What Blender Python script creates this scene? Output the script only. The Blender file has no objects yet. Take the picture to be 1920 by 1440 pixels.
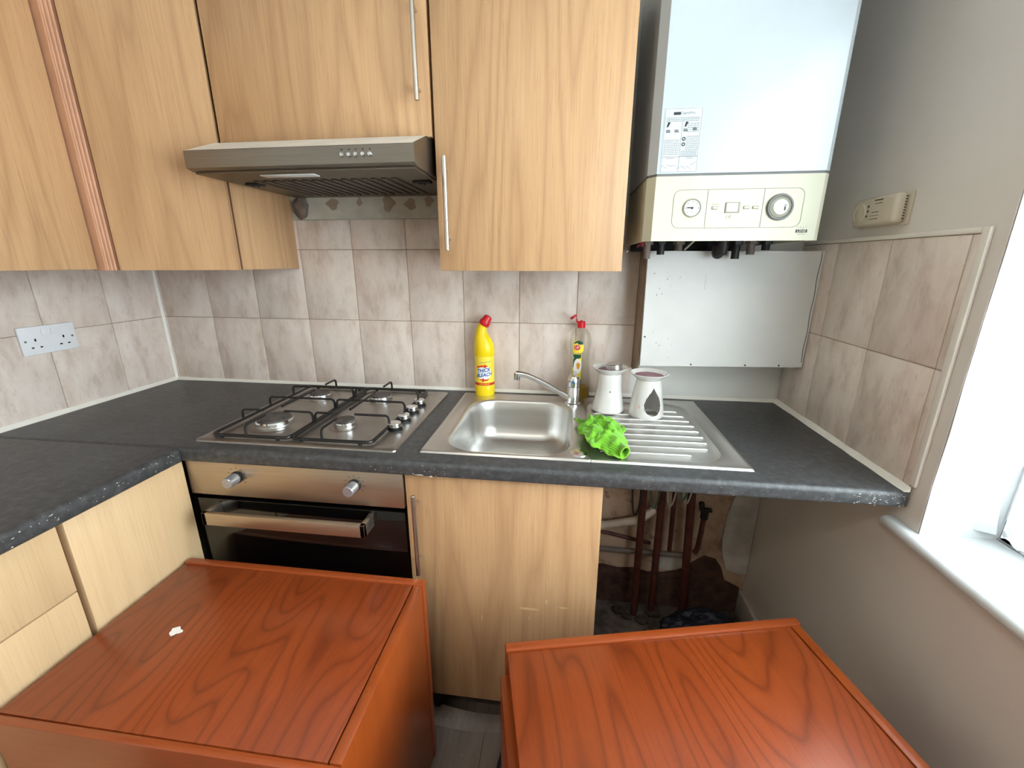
import bpy, bmesh, math, random
from mathutils import Vector, Matrix, noise as mnoise
random.seed(7)
PI = math.pi
sc = bpy.context.scene
C = sc.collection

# ------------------------------------------------------------------ camera
cam_d = bpy.data.cameras.new('camera'); cam = bpy.data.objects.new('camera', cam_d); C.objects.link(cam)
cam_d.sensor_width = 36.0; cam_d.lens = 794.6 * 36.0 / 1920.0; cam_d.clip_start = 0.02
YAW, PITCH, ROLL = math.radians(7.2311), math.radians(16.0999), math.radians(0.0624)
fw = Vector((-math.sin(YAW)*math.cos(PITCH), math.cos(YAW)*math.cos(PITCH), -math.sin(PITCH)))
rt = Vector((math.cos(YAW), math.sin(YAW), 0)); up = rt.cross(fw)
rt, up = math.cos(ROLL)*rt + math.sin(ROLL)*up, -math.sin(ROLL)*rt + math.cos(ROLL)*up
mw = Matrix((rt, up, -fw)).transposed().to_4x4(); mw.translation = Vector((1.6002, -1.5167, 1.3817))
cam.matrix_world = mw
sc.camera = cam

# ------------------------------------------------------------------ world, daylight, exposure
world = bpy.data.worlds.new('overcast_sky'); sc.world = world; world.use_nodes = True
bg = world.node_tree.nodes['Background']
bg.inputs['Color'].default_value = (0.90, 0.955, 1.0, 1); bg.inputs['Strength'].default_value = 22.0
por = bpy.data.lights.new('window_portal', 'AREA'); por.shape = 'RECTANGLE'; por.size = 1.45; por.size_y = 1.36
por.cycles.is_portal = True
po = bpy.data.objects.new('window_portal', por); C.objects.link(po)
po.location = (2.61, -1.37, 1.49); po.rotation_euler = (0, PI/2, 0)
vs = sc.view_settings
vs.view_transform = 'Standard'; vs.look = 'None'; vs.exposure = -0.02; vs.gamma = 1.0; vs.use_curve_mapping = False
FILL_POWER = 7.5      # added fill lamp, unseen behind the camera

# ------------------------------------------------------------------ materials
def lin(r, g, b):
    f = lambda c: (c/255/12.92) if c/255 <= 0.04045 else ((c/255+0.055)/1.055)**2.4
    return (f(r), f(g), f(b), 1)
class NT:
    def __init__(s, name):
        s.m = bpy.data.materials.new(name); s.m.use_nodes = True
        s.n = s.m.node_tree.nodes; s.l = s.m.node_tree.links
        s.b = s.n['Principled BSDF']; s.out = s.n['Material Output']
    def add(s, t, **kw):
        nd = s.n.new(t)
        for k, v in kw.items():
            if k in nd.inputs: nd.inputs[k].default_value = v
            else: setattr(nd, k, v)
        return nd
    def link(s, a, b): s.l.new(a, b)
    def coords(s, scale=(1,1,1), rand=True, rot=(0,0,0)):
        tc = s.add('ShaderNodeTexCoord'); mp = s.add('ShaderNodeMapping')
        mp.inputs['Scale'].default_value = scale; mp.inputs['Rotation'].default_value = rot
        if rand:
            oi = s.add('ShaderNodeObjectInfo'); mul = s.add('ShaderNodeVectorMath', operation='MULTIPLY_ADD')
            cmb = s.add('ShaderNodeCombineXYZ')
            for k in range(3): s.link(oi.outputs['Random'], cmb.inputs[k])
            mul.inputs[1].default_value = (7.3, 5.1, 3.7)
            s.link(cmb.outputs[0], mul.inputs[0]); s.link(tc.outputs['Object'], mul.inputs[2])
            s.link(mul.outputs[0], mp.inputs['Vector'])
        else: s.link(tc.outputs['Object'], mp.inputs['Vector'])
        return mp.outputs[0]
    def noise(s, vec, scale, detail=4, rough=0.55, dist=0.0):
        nz = s.add('ShaderNodeTexNoise'); nz.inputs['Scale'].default_value = scale
        nz.inputs['Detail'].default_value = detail; nz.inputs['Roughness'].default_value = rough
        nz.inputs['Distortion'].default_value = dist
        s.link(vec, nz.inputs['Vector']); return nz.outputs['Fac']
    def ramp(s, fac, stops):
        r = s.add('ShaderNodeValToRGB'); e = r.color_ramp.elements
        while len(e) < len(stops): e.new(0.5)
        for el, (p, c) in zip(e, stops): el.position = p; el.color = c
        s.link(fac, r.inputs[0]); return r.outputs[0]
    def mix(s, fac, a, b, mode='MIX'):
        m = s.add('ShaderNodeMix', data_type='RGBA', blend_type=mode)
        for sock, v in ((m.inputs[0], fac), (m.inputs[6], a), (m.inputs[7], b)):
            if isinstance(v, (int, float, tuple)): sock.default_value = v
            else: s.link(v, sock)
        return m.outputs[2]
    def math(s, op, a, b=0.0, c=0.0):
        m = s.add('ShaderNodeMath', operation=op)
        for i, v in enumerate((a, b, c)):
            if isinstance(v, (int, float)): m.inputs[i].default_value = v
            else: s.link(v, m.inputs[i])
        return m.outputs[0]
    def bump(s, h, strength=0.2, dist=0.001):
        b = s.add('ShaderNodeBump'); b.inputs['Strength'].default_value = strength; b.inputs['Distance'].default_value = dist
        s.link(h, b.inputs['Height']); s.link(b.outputs[0], s.b.inputs['Normal'])
    def base(s, c):
        if isinstance(c, tuple): s.b.inputs['Base Color'].default_value = c
        else: s.link(c, s.b.inputs['Base Color'])
    def set(s, **kw):
        for k, v in kw.items():
            sk = s.b.inputs[k.replace('_', ' ')]
            if isinstance(v, (int, float, tuple)): sk.default_value = v
            else: s.link(v, sk)
        return s
MAT = {}
def plain(name, rgb, rough=0.5, metal=0.0, var=0.06, vscale=14.0, bump=0.0, **kw):
    t = NT(name); v = t.coords()
    f = t.noise(v, vscale, 4)
    c = lin(*rgb); dk = tuple(x*(1-2*var) for x in c[:3]) + (1,); lt = tuple(min(1, x*(1+var)) for x in c[:3]) + (1,)
    t.base(t.ramp(f, [(0.3, dk), (0.7, lt)])); t.set(Roughness=rough, Metallic=metal, **kw)
    if bump: t.bump(t.noise(v, vscale*5, 5), bump, 0.002)
    MAT[name] = t.m; return t.m

def wood(name, dark, mid, light, axis='z', rings=26.0, ringw=0.45, rough=0.42, big=1.0, fine=1.0, coat=0.0, leaf=False):
    t = NT(name)
    st = {'z': (1, 1, 0.10), 'y': (1, 0.10, 1), 'x': (0.10, 1, 1)}[axis]
    fs = {'z': (1, 1, 0.02), 'y': (1, 0.02, 1), 'x': (0.02, 1, 1)}[axis]
    if leaf: st = (1, 0.26, 1)
    v = t.coords(st); vf = t.coords(fs)
    n = t.noise(v, 4.6*big, 2, 0.45)
    ring = t.math('FRACT', t.math('MULTIPLY', n, rings))
    ring = t.math('ABSOLUTE', t.math('SUBTRACT', t.math('MULTIPLY', ring, 2.0), 1.0))
    fine_n = t.noise(vf, 210*fine, 4, 0.7)
    pore = t.noise(vf, 420*fine, 3, 0.8)
    broad = t.noise(v, 9.0*big, 3)
    base = t.mix(broad, lin(*mid), lin(*light))
    base = t.mix(t.math('MULTIPLY', t.math('POWER', ring, 4.0 if leaf else 2.2), ringw), base, lin(*dark))
    base = t.mix(t.math('MULTIPLY', t.math('GREATER_THAN', pore, 0.60), 0.22), base, lin(*dark))
    base = t.mix(t.math('MULTIPLY', t.math('SMOOTH_MIN', t.math('MAXIMUM', t.math('MULTIPLY_ADD', fine_n, 2.6, -0.9), 0.0), 1.0, 0.1), 0.24), base, lin(*dark))
    if leaf:      # veneer leaves of slightly different tone side by side
        tc = t.add('ShaderNodeTexCoord'); sp = t.add('ShaderNodeSeparateXYZ'); t.link(tc.outputs['Object'], sp.inputs[0])
        oi = t.add('ShaderNodeObjectInfo'); wn = t.add('ShaderNodeTexWhiteNoise', noise_dimensions='1D')
        t.link(t.math('FLOOR', t.math('ADD', t.math('MULTIPLY', sp.outputs['X'], 6.6), t.math('MULTIPLY', oi.outputs['Random'], 37.0))), wn.inputs['W'])
        base = t.mix(t.math('MULTIPLY', wn.outputs['Value'], 0.30), base, lin(*dark))
    t.base(base); t.set(Roughness=rough)
    if coat: t.set(Coat_Weight=coat, Coat_Roughness=0.16)
    t.bump(fine_n, 0.08, 0.0006)
    MAT[name] = t.m; return t.m

wood('oak_laminate', (138, 96, 62), (193, 152, 110), (204, 164, 121), 'z', rings=14, ringw=0.34, rough=0.45)
wood('oak_pale', (186, 150, 108), (214, 180, 136), (222, 190, 148), 'z', rings=9, ringw=0.20, rough=0.5)
plain('oak_edge', (150, 104, 62), 0.6)
plain('pilaster_foil', (198, 148, 116), 0.45, var=0.05)
wood('cherry_top', (84, 28, 8), (140, 62, 22), (158, 70, 27), 'y', rings=40, ringw=0.55, rough=0.36, big=0.62, coat=0.2, leaf=True)
wood('cherry_side', (104, 40, 12), (146, 66, 22), (158, 74, 28), 'z', rings=5, ringw=0.2, rough=0.33, coat=0.25)
wood('cherry_edge', (94, 36, 12), (144, 64, 24), (158, 72, 30), 'x', rings=5, ringw=0.2, rough=0.32, coat=0.3)
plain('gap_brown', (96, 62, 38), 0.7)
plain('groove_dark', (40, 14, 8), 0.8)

def tile_mat():
    t = NT('stone_tile'); v = t.coords((1, 1, 0.42)); v2 = t.coords()
    a = t.noise(v, 20, 6, 0.62, 0.2); b = t.noise(v2, 5, 3); c = t.noise(v, 60, 4, 0.7)
    col = t.ramp(a, [(0.28, lin(194, 174, 160)), (0.46, lin(218, 201, 189)), (0.60, lin(226, 211, 200)), (0.78, lin(232, 220, 210))])
    col = t.mix(t.math('MULTIPLY', t.math('GREATER_THAN', b, 0.56), 0.18), col, lin(204, 176, 160))
    col = t.mix(t.math('MULTIPLY', t.math('GREATER_THAN', c, 0.62), 0.20), col, lin(160, 142, 128))
    t.base(col); t.set(Roughness=0.30); t.bump(a, 0.12, 0.001)
    MAT['stone_tile'] = t.m
tile_mat()
plain('grout', (176, 158, 140), 0.9, var=0.15, vscale=30)
plain('sealant', (236, 232, 222), 0.45, var=0.03)
plain('tile_edge_trim', (226, 218, 208), 0.4, var=0.03)
def wallpaint(name, rgb, rough=0.5):
    t = NT(name); v = t.coords(rand=False)
    f = t.noise(v, 3.0, 5, 0.6); g = t.noise(v, 90, 3)
    c = lin(*rgb)
    t.base(t.ramp(f, [(0.3, tuple(x*0.94 for x in c[:3])+(1,)), (0.7, c)])); t.set(Roughness=rough)
    t.bump(g, 0.10, 0.001); MAT[name] = t.m
wallpaint('grey_wall_paint', (222, 214, 206), 0.42)
wallpaint('white_wall_paint', (232, 230, 224), 0.55)
wallpaint('ceiling_paint', (240, 238, 232), 0.8)
wallpaint('rear_wall_paint', (232, 226, 216), 0.7)
wallpaint('white_gloss', (208, 211, 211), 0.35)
def rough_plaster():
    t = NT('bare_plaster'); v = t.coords(rand=False)
    f = t.noise(v, 6, 6, 0.65); g = t.noise(v, 26, 5, 0.7)
    col = t.ramp(f, [(0.30, lin(146, 116, 94)), (0.5, lin(196, 164, 138)), (0.72, lin(214, 186, 160))])
    col = t.mix(t.math('MULTIPLY', t.math('GREATER_THAN', g, 0.62), 0.55), col, lin(94, 70, 54))
    t.base(col); t.set(Roughness=0.9); t.bump(g, 0.5, 0.003); MAT['bare_plaster'] = t.m
rough_plaster()
plain('blotch_tan', (160, 144, 122), 0.9, var=0.12)
plain('plaster_skim', (206, 200, 192), 0.85, var=0.12, vscale=18, bump=0.4)
plain('raw_brickwork', (86, 58, 46), 0.95, var=0.25, vscale=24, bump=0.8)
plain('old_distemper', (196, 190, 176), 0.8, var=0.10, vscale=16)
plain('screed', (104, 90, 80), 0.95, var=0.3, vscale=22, bump=0.9)
def slate():
    t = NT('slate_laminate'); v = t.coords(rand=False)
    a = t.noise(v, 55, 5, 0.7); b = t.noise(v, 5, 3); sp = t.noise(v, 420, 2, 0.6)
    col = t.ramp(a, [(0.3, lin(46, 46, 47)), (0.55, lin(68, 68, 69)), (0.78, lin(94, 94, 96))])
    col = t.mix(t.math('MULTIPLY', t.math('GREATER_THAN', sp, 0.70), 0.55), col, lin(130, 130, 136))
    t.base(col); t.set(Roughness=t.math('MULTIPLY_ADD', b, 0.2, 0.32)); t.bump(a, 0.25, 0.001); MAT['slate_laminate'] = t.m
slate()
plain('worktop_wear', (196, 188, 176), 0.8, var=0.15, vscale=60)
def steel(name, rgb, rough, axis, amt=0.14):
    t = NT(name)
    sc_ = {'x': (0.02, 1, 1), 'y': (1, 0.02, 1), 'z': (1, 1, 0.02), 'n': (1, 1, 1)}[axis]
    v = t.coords(sc_); f = t.noise(v, 260 if axis != 'n' else 30, 4, 0.7); d = t.noise(t.coords(), 9, 4)
    c = lin(*rgb)
    t.base(t.ramp(f, [(0.3, tuple(x*(1-amt) for x in c[:3])+(1,)), (0.7, c)]))
    t.set(Metallic=1.0, Roughness=t.math('MULTIPLY_ADD', d, 0.18, rough - 0.06)); t.bump(f, 0.04, 0.0004)
    MAT[name] = t.m
steel('brushed_steel', (188, 182, 174), 0.34, 'x')
steel('oven_steel', (196, 182, 164), 0.38, 'x')
steel('sink_steel', (214, 212, 208), 0.34, 'x', 0.08)
steel('hob_steel', (184, 180, 174), 0.36, 'n', 0.15)
steel('chrome', (224, 226, 228), 0.12, 'n', 0.04)
steel('satin_nickel', (206, 200, 190), 0.30, 'z')
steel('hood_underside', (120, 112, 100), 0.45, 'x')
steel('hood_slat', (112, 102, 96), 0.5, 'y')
steel('hood_steel', (140, 134, 126), 0.36, 'x')
steel('tin', (214, 212, 210), 0.22, 'n')
plain('hood_top_enamel', (226, 224, 216), 0.4, var=0.05)
plain('enamel_black', (22, 21, 21), 0.38, var=0.2)
plain('burner_cap', (84, 78, 74), 0.6, var=0.3, vscale=50, bump=0.3)
plain('black_glass', (8, 7, 7), 0.06, var=0.1, Specular_IOR_Level=0.6)
plain('black_plastic', (18, 17, 17), 0.5)
plain('black_gap', (10, 9, 8), 0.9)
plain('clear_knob', (172, 172, 176), 0.2, var=0.04, metal=0.6)
plain('white_plastic', (232, 232, 234), 0.35, var=0.03)
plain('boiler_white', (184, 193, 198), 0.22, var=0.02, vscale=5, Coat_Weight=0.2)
plain('boiler_side_shaded', (140, 130, 118), 0.5, var=0.08)  # white-grey casing; shade of the cabinet gap put into the colour
plain('boiler_cream', (199, 197, 174), 0.4, var=0.025, vscale=8)
plain('cream_line', (150, 148, 128), 0.6)
plain('panel_print', (56, 56, 58), 0.6)
plain('sticker_paper', (190, 195, 196), 0.45, var=0.02)
plain('sticker_ink', (112, 116, 120), 0.7, var=0.1)
plain('sticker_ink_dark', (44, 44, 48), 0.7)
plain('dial_grey', (112, 112, 110), 0.5)
plain('dial_face', (220, 222, 218), 0.35)
plain('lcd', (188, 196, 188), 0.2)
plain('alarm_cream', (206, 194, 172), 0.5, var=0.04)
plain('alarm_print', (88, 72, 60), 0.7)
plain('box_panel_white', (222, 221, 217), 0.4, var=0.025, vscale=7)
plain('box_side_brown', (150, 128, 110), 0.7, var=0.12)
plain('bleach_yellow', (248, 212, 10), 0.32, var=0.03, Subsurface_Weight=0.1)
plain('cap_red', (206, 16, 34), 0.32, var=0.04)
plain('label_yellow', (252, 224, 70), 0.4, var=0.03)
plain('label_white', (244, 244, 240), 0.4, var=0.02)
plain('label_blue', (30, 86, 160), 0.4, var=0.03)
plain('label_red', (214, 62, 26), 0.4, var=0.04)
plain('label_orange', (232, 156, 36), 0.4, var=0.06)
plain('label_green', (22, 82, 60), 0.4, var=0.05)
plain('label_pink', (222, 60, 90), 0.4, var=0.06)
plain('glazed_white', (218, 214, 209), 0.12, var=0.02, Coat_Weight=0.6, Coat_Roughness=0.05)
plain('glazed_inside', (170, 158, 150), 0.5, var=0.1)
plain('purple_wax', (134, 54, 80), 0.35, var=0.1)
plain('chip_terracotta', (190, 92, 60), 0.8)
plain('copper_painted', (84, 40, 30), 0.5, var=0.2, vscale=30)
plain('pipe_grey', (118, 104, 94), 0.6, var=0.15)
plain('waste_pipe', (206, 186, 166), 0.5, var=0.12)
plain('cable_pale', (168, 160, 140), 0.6)
plain('cable_green', (60, 88, 70), 0.6)
plain('cable_black', (26, 32, 32), 0.5)
plain('cable_red', (150, 30, 30), 0.5)
plain('blue_bag', (22, 26, 44), 0.55, var=0.2, vscale=12)
plain('paper_white', (238, 236, 230), 0.8)
plain('rubble', (70, 58, 50), 0.95, var=0.3, vscale=30, bump=0.6)
plain('skirting_paint', (204, 198, 190), 0.5, var=0.08)
def cloth_mat():
    t = NT('green_microfibre'); v = t.coords(rand=False)
    w = t.add('ShaderNodeTexWave', wave_type='BANDS', bands_direction='DIAGONAL'); w.inputs['Scale'].default_value = 62; w.inputs['Distortion'].default_value = 1.2
    t.link(v, w.inputs['Vector']); n = t.noise(v, 240, 3)
    col = t.mix(t.math('MULTIPLY', w.outputs['Fac'], 0.45), lin(118, 188, 34), lin(80, 146, 14))
    t.base(col); t.set(Roughness=0.95, Sheen_Weight=0.3)
    h = t.math('ADD', t.math('MULTIPLY', w.outputs['Fac'], -0.7), t.math('MULTIPLY', n, 0.5)); t.bump(h, 0.7, 0.002)
    MAT['green_microfibre'] = t.m
cloth_mat()
plain('cloth_hem', (138, 196, 56), 0.9, var=0.05)
def floor_mat():
    t = NT('vinyl_plank'); v = t.coords((1, 0.06, 1)); vf = t.coords((1, 0.03, 1))
    a = t.noise(v, 14, 5, 0.6); b = t.noise(vf, 160, 4, 0.7); d = t.noise(t.coords((1, 1, 1)), 36, 5, 0.75)
    col = t.ramp(a, [(0.3, lin(96, 82, 72)), (0.52, lin(132, 117, 105)), (0.75, lin(160, 145, 132))])
    col = t.mix(t.math('MULTIPLY', b, 0.4), col, lin(84, 72, 64))
    col = t.mix(t.math('MULTIPLY', t.math('GREATER_THAN', d, 0.66), 0.5), col, lin(176, 170, 164))
    t.base(col); t.set(Roughness=0.5); t.bump(b, 0.15, 0.001); MAT['vinyl_plank'] = t.m
floor_mat()
def clear_plastic(name, rgb, tint):
    t = NT(name)
    tr = t.add('ShaderNodeBsdfTransparent'); tr.inputs[0].default_value = lin(*tint)
    gl = t.add('ShaderNodeBsdfGlossy'); gl.inputs['Roughness'].default_value = 0.06
    di = t.add('ShaderNodeBsdfDiffuse'); di.inputs[0].default_value = lin(*rgb)
    fr = t.add('ShaderNodeLayerWeight'); fr.inputs['Blend'].default_value = 0.12
    m1 = t.add('ShaderNodeMixShader'); m1.inputs[0].default_value = 0.025
    t.link(tr.outputs[0], m1.inputs[1]); t.link(di.outputs[0], m1.inputs[2])
    m2 = t.add('ShaderNodeMixShader'); t.link(fr.outputs['Facing'], m2.inputs[0]); t.link(m1.outputs[0], m2.inputs[1]); t.link(gl.outputs[0], m2.inputs[2])
    t.link(m2.outputs[0], t.out.inputs[0]); MAT[name] = t.m
clear_plastic('clear_bottle', (226, 226, 220), (247, 246, 241))
clear_plastic('window_glass', (240, 244, 246), (246, 250, 250))
t = NT('washing_up_liquid'); t.base(lin(198, 158, 10)); t.set(Roughness=0.15, Transmission_Weight=0.35, IOR=1.33); MAT['washing_up_liquid'] = t.m
def lace():
    t = NT('lace_net'); v = t.coords(rand=False)
    vo = t.add('ShaderNodeTexVoronoi', feature='DISTANCE_TO_EDGE'); vo.inputs['Scale'].default_value = 46
    t.link(v, vo.inputs['Vector']); n = t.noise(v, 14, 4)
    dens = t.math('ADD', t.math('MULTIPLY', t.math('LESS_THAN', vo.outputs['Distance'], 0.12), 0.35), t.math('MULTIPLY', t.math('GREATER_THAN', n, 0.5), 0.25))
    dens = t.math('ADD', dens, 0.25)
    tr = t.add('ShaderNodeBsdfTransparent'); dif = t.add('ShaderNodeBsdfDiffuse'); dif.inputs[0].default_value = (0.9, 0.9, 0.92, 1)
    tl = t.add('ShaderNodeBsdfTranslucent'); tl.inputs[0].default_value = (0.92, 0.93, 0.95, 1)
    a = t.add('ShaderNodeMixShader'); a.inputs[0].default_value = 0.55; t.link(dif.outputs[0], a.inputs[1]); t.link(tl.outputs[0], a.inputs[2])
    b = t.add('ShaderNodeMixShader'); t.link(dens, b.inputs[0]); t.link(tr.outputs[0], b.inputs[1]); t.link(a.outputs[0], b.inputs[2])
    t.link(b.outputs[0], t.out.inputs[0]); MAT['lace_net'] = t.m
lace()
t = NT('fill_glow'); t.base((1, 1, 1, 1)); t.set(Emission_Color=(1.0, 0.93, 0.82, 1), Emission_Strength=3.0); MAT['fill_glow'] = t.m

# ------------------------------------------------------------------ mesh helpers
class MB:
    def __init__(s): s.v = []; s.f = []
    def add(s, vs, fs):
        o = len(s.v); s.v += [tuple(p) for p in vs]; s.f += [[i+o for i in f] for f in fs]; return s
    def bm(s, bm):
        bm.verts.index_update(); s.add([v.co[:] for v in bm.verts], [[v.index for v in f.verts] for f in bm.faces]); bm.free(); return s
    def box(s, x0, x1, y0, y1, z0, z1, bev=0.0, seg=2):
        x0, x1 = sorted((x0, x1)); y0, y1 = sorted((y0, y1)); z0, z1 = sorted((z0, z1))
        bm = bmesh.new(); bmesh.ops.create_cube(bm, size=1.0)
        for v in bm.verts:
            v.co = Vector(((x0+x1)/2 + v.co.x*(x1-x0), (y0+y1)/2 + v.co.y*(y1-y0), (z0+z1)/2 + v.co.z*(z1-z0)))
        if bev > 0:
            bmesh.ops.bevel(bm, geom=bm.edges[:], offset=min(bev, 0.45*min(x1-x0, y1-y0, z1-z0)), segments=seg, profile=0.5, affect='EDGES')
        return s.bm(bm)
    def cyl(s, p0, p1, r0, r1=None, n=24, bev=0.0):
        r1 = r0 if r1 is None else r1; p0 = Vector(p0); p1 = Vector(p1); d = (p1-p0); L = d.length; q = d.to_track_quat('Z', 'Y')
        prof = [(0, 0), (r0-bev, 0), (r0, bev), (r1, L-bev), (r1-bev, L), (0, L)] if bev else [(0, 0), (r0, 0), (r1, L), (0, L)]
        return s.lathe(prof, p0, n, q)
    def lathe(s, prof, loc=(0, 0, 0), n=32, q=None, arc=None):
        loc = Vector(loc); vs = []; fs = []; idx = []
        for r, z in prof:
            if r <= 1e-7: idx.append([len(vs)]); vs.append(Vector((0, 0, z)))
            else:
                idx.append(list(range(len(vs), len(vs)+n)))
                vs += [Vector((r*math.cos(2*PI*k/n), r*math.sin(2*PI*k/n), z)) for k in range(n)]
        for a, b in zip(idx, idx[1:]):
            for k in range(n):
                k2 = (k+1) % n
                if len(a) == 1 and len(b) == 1: continue
                if len(a) == 1: fs.append([a[0], b[k2], b[k]])
                elif len(b) == 1: fs.append([a[k], a[k2], b[0]])
                else: fs.append([a[k], a[k2], b[k2], b[k]])
        if q is not None: vs = [q @ v for v in vs]
        return s.add([loc+v for v in vs], fs)
    def tube(s, pts, r, n=10, closed=False, caps=True, rad=None):
        pts = [Vector(p) for p in pts]; m = len(pts); vs = []; fs = []
        prev = None
        for i, p in enumerate(pts):
            a = pts[(i-1) % m] if (closed or i > 0) else p; b = pts[(i+1) % m] if (closed or i < m-1) else p
            d = (b-a).normalized()
            if prev is None:
                ref = Vector((0, 0, 1)) if abs(d.z) < 0.9 else Vector((1, 0, 0)); u = d.cross(ref).normalized()
            else:
                u = (prev - d*prev.dot(d)).normalized()
            prev = u; w = d.cross(u); rr = rad[i] if rad else r
            vs += [p + rr*(math.cos(2*PI*k/n)*u + math.sin(2*PI*k/n)*w) for k in range(n)]
        for i in range(m if closed else m-1):
            j = (i+1) % m
            for k in range(n):
                k2 = (k+1) % n; fs.append([i*n+k, j*n+k, j*n+k2, i*n+k2])
        if caps and not closed:
            fs.append(list(range(n))); fs.append([ (m-1)*n+k for k in range(n)][::-1])
        return s.add(vs, fs)
    def prism(s, pts, axis, a0, a1):
        # pts 2D polygon in the other two axes (cyclic order: x->(y,z), y->(x,z), z->(x,y))
        def P(p, a): return {'x': (a, p[0], p[1]), 'y': (p[0], a, p[1]), 'z': (p[0], p[1], a)}[axis]
        n = len(pts)
        vs = [P(p, a0) for p in pts] + [P(p, a1) for p in pts]
        fs = [list(range(n)), list(range(n, 2*n))[::-1]] + [[i, (i+1) % n, n+(i+1) % n, n+i] for i in range(n)]
        return s.add(vs, fs)
    def disc(s, c, r, normal, n=24, ry=None):
        q = Vector(normal).to_track_quat('Z', 'Y'); ry = ry or r
        return s.add([Vector(c) + q @ Vector((r*math.cos(2*PI*k/n), ry*math.sin(2*PI*k/n), 0)) for k in range(n)], [list(range(n))])
    def build(s, name, mat, parent=None, smooth=True, angle=35, root=None, flip=True):
        me = bpy.data.meshes.new(name)
        off = Vector((0, 0, 0))
        if parent is not None and root is None: off = parent.get('_o', None); off = Vector(off) if off is not None else Vector((0, 0, 0))
        me.from_pydata([(v[0]-off.x, v[1]-off.y, v[2]-off.z) for v in s.v], [], s.f); me.update()
        bm = bmesh.new(); bm.from_mesh(me); bmesh.ops.recalc_face_normals(bm, faces=bm.faces[:]); bm.to_mesh(me); bm.free()
        if smooth:
            for p in me.polygons: p.use_smooth = True
            me.set_sharp_from_angle(angle=math.radians(angle))
        me.materials.append(MAT[mat])
        o = bpy.data.objects.new(name, me); C.objects.link(o)
        if parent is not None:
            o.parent = parent; o['_o'] = tuple(off)
        return o
def tag(o, label=None, cat=None, group=None, kind=None):
    if label: o['label'] = label
    if cat: o['category'] = cat
    if group: o['group'] = group
    if kind: o['kind'] = kind
    return o
def thing(name, loc, label, cat, group=None, rotz=0.0):
    o = bpy.data.objects.new(name, None); C.objects.link(o); o.empty_display_size = 0.05
    o.location = loc; o.rotation_euler = (0, 0, rotz)
    o['_o'] = tuple(loc) if rotz == 0.0 else (0.0, 0.0, 0.0)
    return tag(o, label, cat, group)
def solo(name, mb, mat, loc, label, cat, group=None, **kw):
    # a thing of one mesh: verts given in world space, origin moved to loc
    L = Vector(loc); mb.v = [(v[0]-L.x, v[1]-L.y, v[2]-L.z) for v in mb.v]
    o = mb.build(name, mat, **kw); o.location = L; o['_o'] = tuple(loc)
    return tag(o, label, cat, group)
def struct(name, mb, mat, **kw):
    o = mb.build(name, mat, **kw); o['_o'] = (0.0, 0.0, 0.0); o['kind'] = 'structure'; return o
def text_mesh(body, size, align='CENTER', bold=0.0):
    cu = bpy.data.curves.new('lettering', 'FONT'); cu.body = body; cu.size = size; cu.align_x = align; cu.align_y = 'CENTER'; cu.resolution_u = 3; cu.offset = bold*size
    ob = bpy.data.objects.new('lettering', cu); C.objects.link(ob)
    bpy.context.view_layer.update()
    me = bpy.data.meshes.new_from_object(ob.evaluated_get(bpy.context.evaluated_depsgraph_get()))
    vs = [v.co.copy() for v in me.vertices]; fs = [list(p.vertices) for p in me.polygons]
    bpy.data.objects.remove(ob); bpy.data.meshes.remove(me); bpy.data.curves.remove(cu)
    return vs, fs
def text_on(body, size, fn, align='CENTER', bold=0.0):
    vs, fs = text_mesh(body, size, align, bold); m = MB(); m.add([fn(v.x, v.y) for v in vs], fs); return m
def arcpts(c, r, a0, a1, n, plane='xz', h=0.0):
    out = []
    for k in range(n+1):
        a = a0+(a1-a0)*k/n; u, w = c[0]+r*math.cos(a), c[1]+r*math.sin(a)
        out.append({'xz': (u, h, w), 'xy': (u, w, h), 'yz': (h, u, w)}[plane])
    return out
def rrect(x0, x1, y0, y1, r, n=8):
    pts = []
    for cx, cy, a in ((x1-r, y1-r, 0), (x0+r, y1-r, PI/2), (x0+r, y0+r, PI), (x1-r, y0+r, 1.5*PI)):
        for k in range(n+1):
            t_ = a + (PI/2)*k/n; pts.append((cx+r*math.cos(t_), cy+r*math.sin(t_)))
    return pts

# ------------------------------------------------------------------ room dimensions
W = 2.341            # tile face of the right wall
ZT = 0.91            # worktop height
CEIL = 2.46; REAR = -3.3
# floor: screed base with vinyl planks on top
fl = struct('floor', MB().box(-0.2, 2.7, REAR-0.1, 0.1, -0.08, -0.002), 'screed')
pm = {}
PWID = 0.152
k = 0
for i in range(17):
    x0 = -0.12 + i*PWID
    y = -0.50; first = True
    offs = [0.55, 1.0, 0.3, 0.8][i % 4]
    while y > REAR+0.01:
        L = offs if first else 1.22; first = False
        y1 = max(REAR, y-L)
        xe = min(x0+PWID-0.0015, 2.345)
        MB().box(max(x0, 0.0), xe, y1+0.0015, y, -0.002, 0.003, 0.0008, 1).build('plank', 'vinyl_plank', fl)
        y = y1
struct('ceiling', MB().box(-0.2, 2.7, REAR-0.1, 0.1, CEIL, CEIL+0.1), 'ceiling_paint')
struct('wall_rear', MB().box(-0.2, 2.7, REAR-0.12, REAR, 0, CEIL), 'rear_wall_paint')

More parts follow.
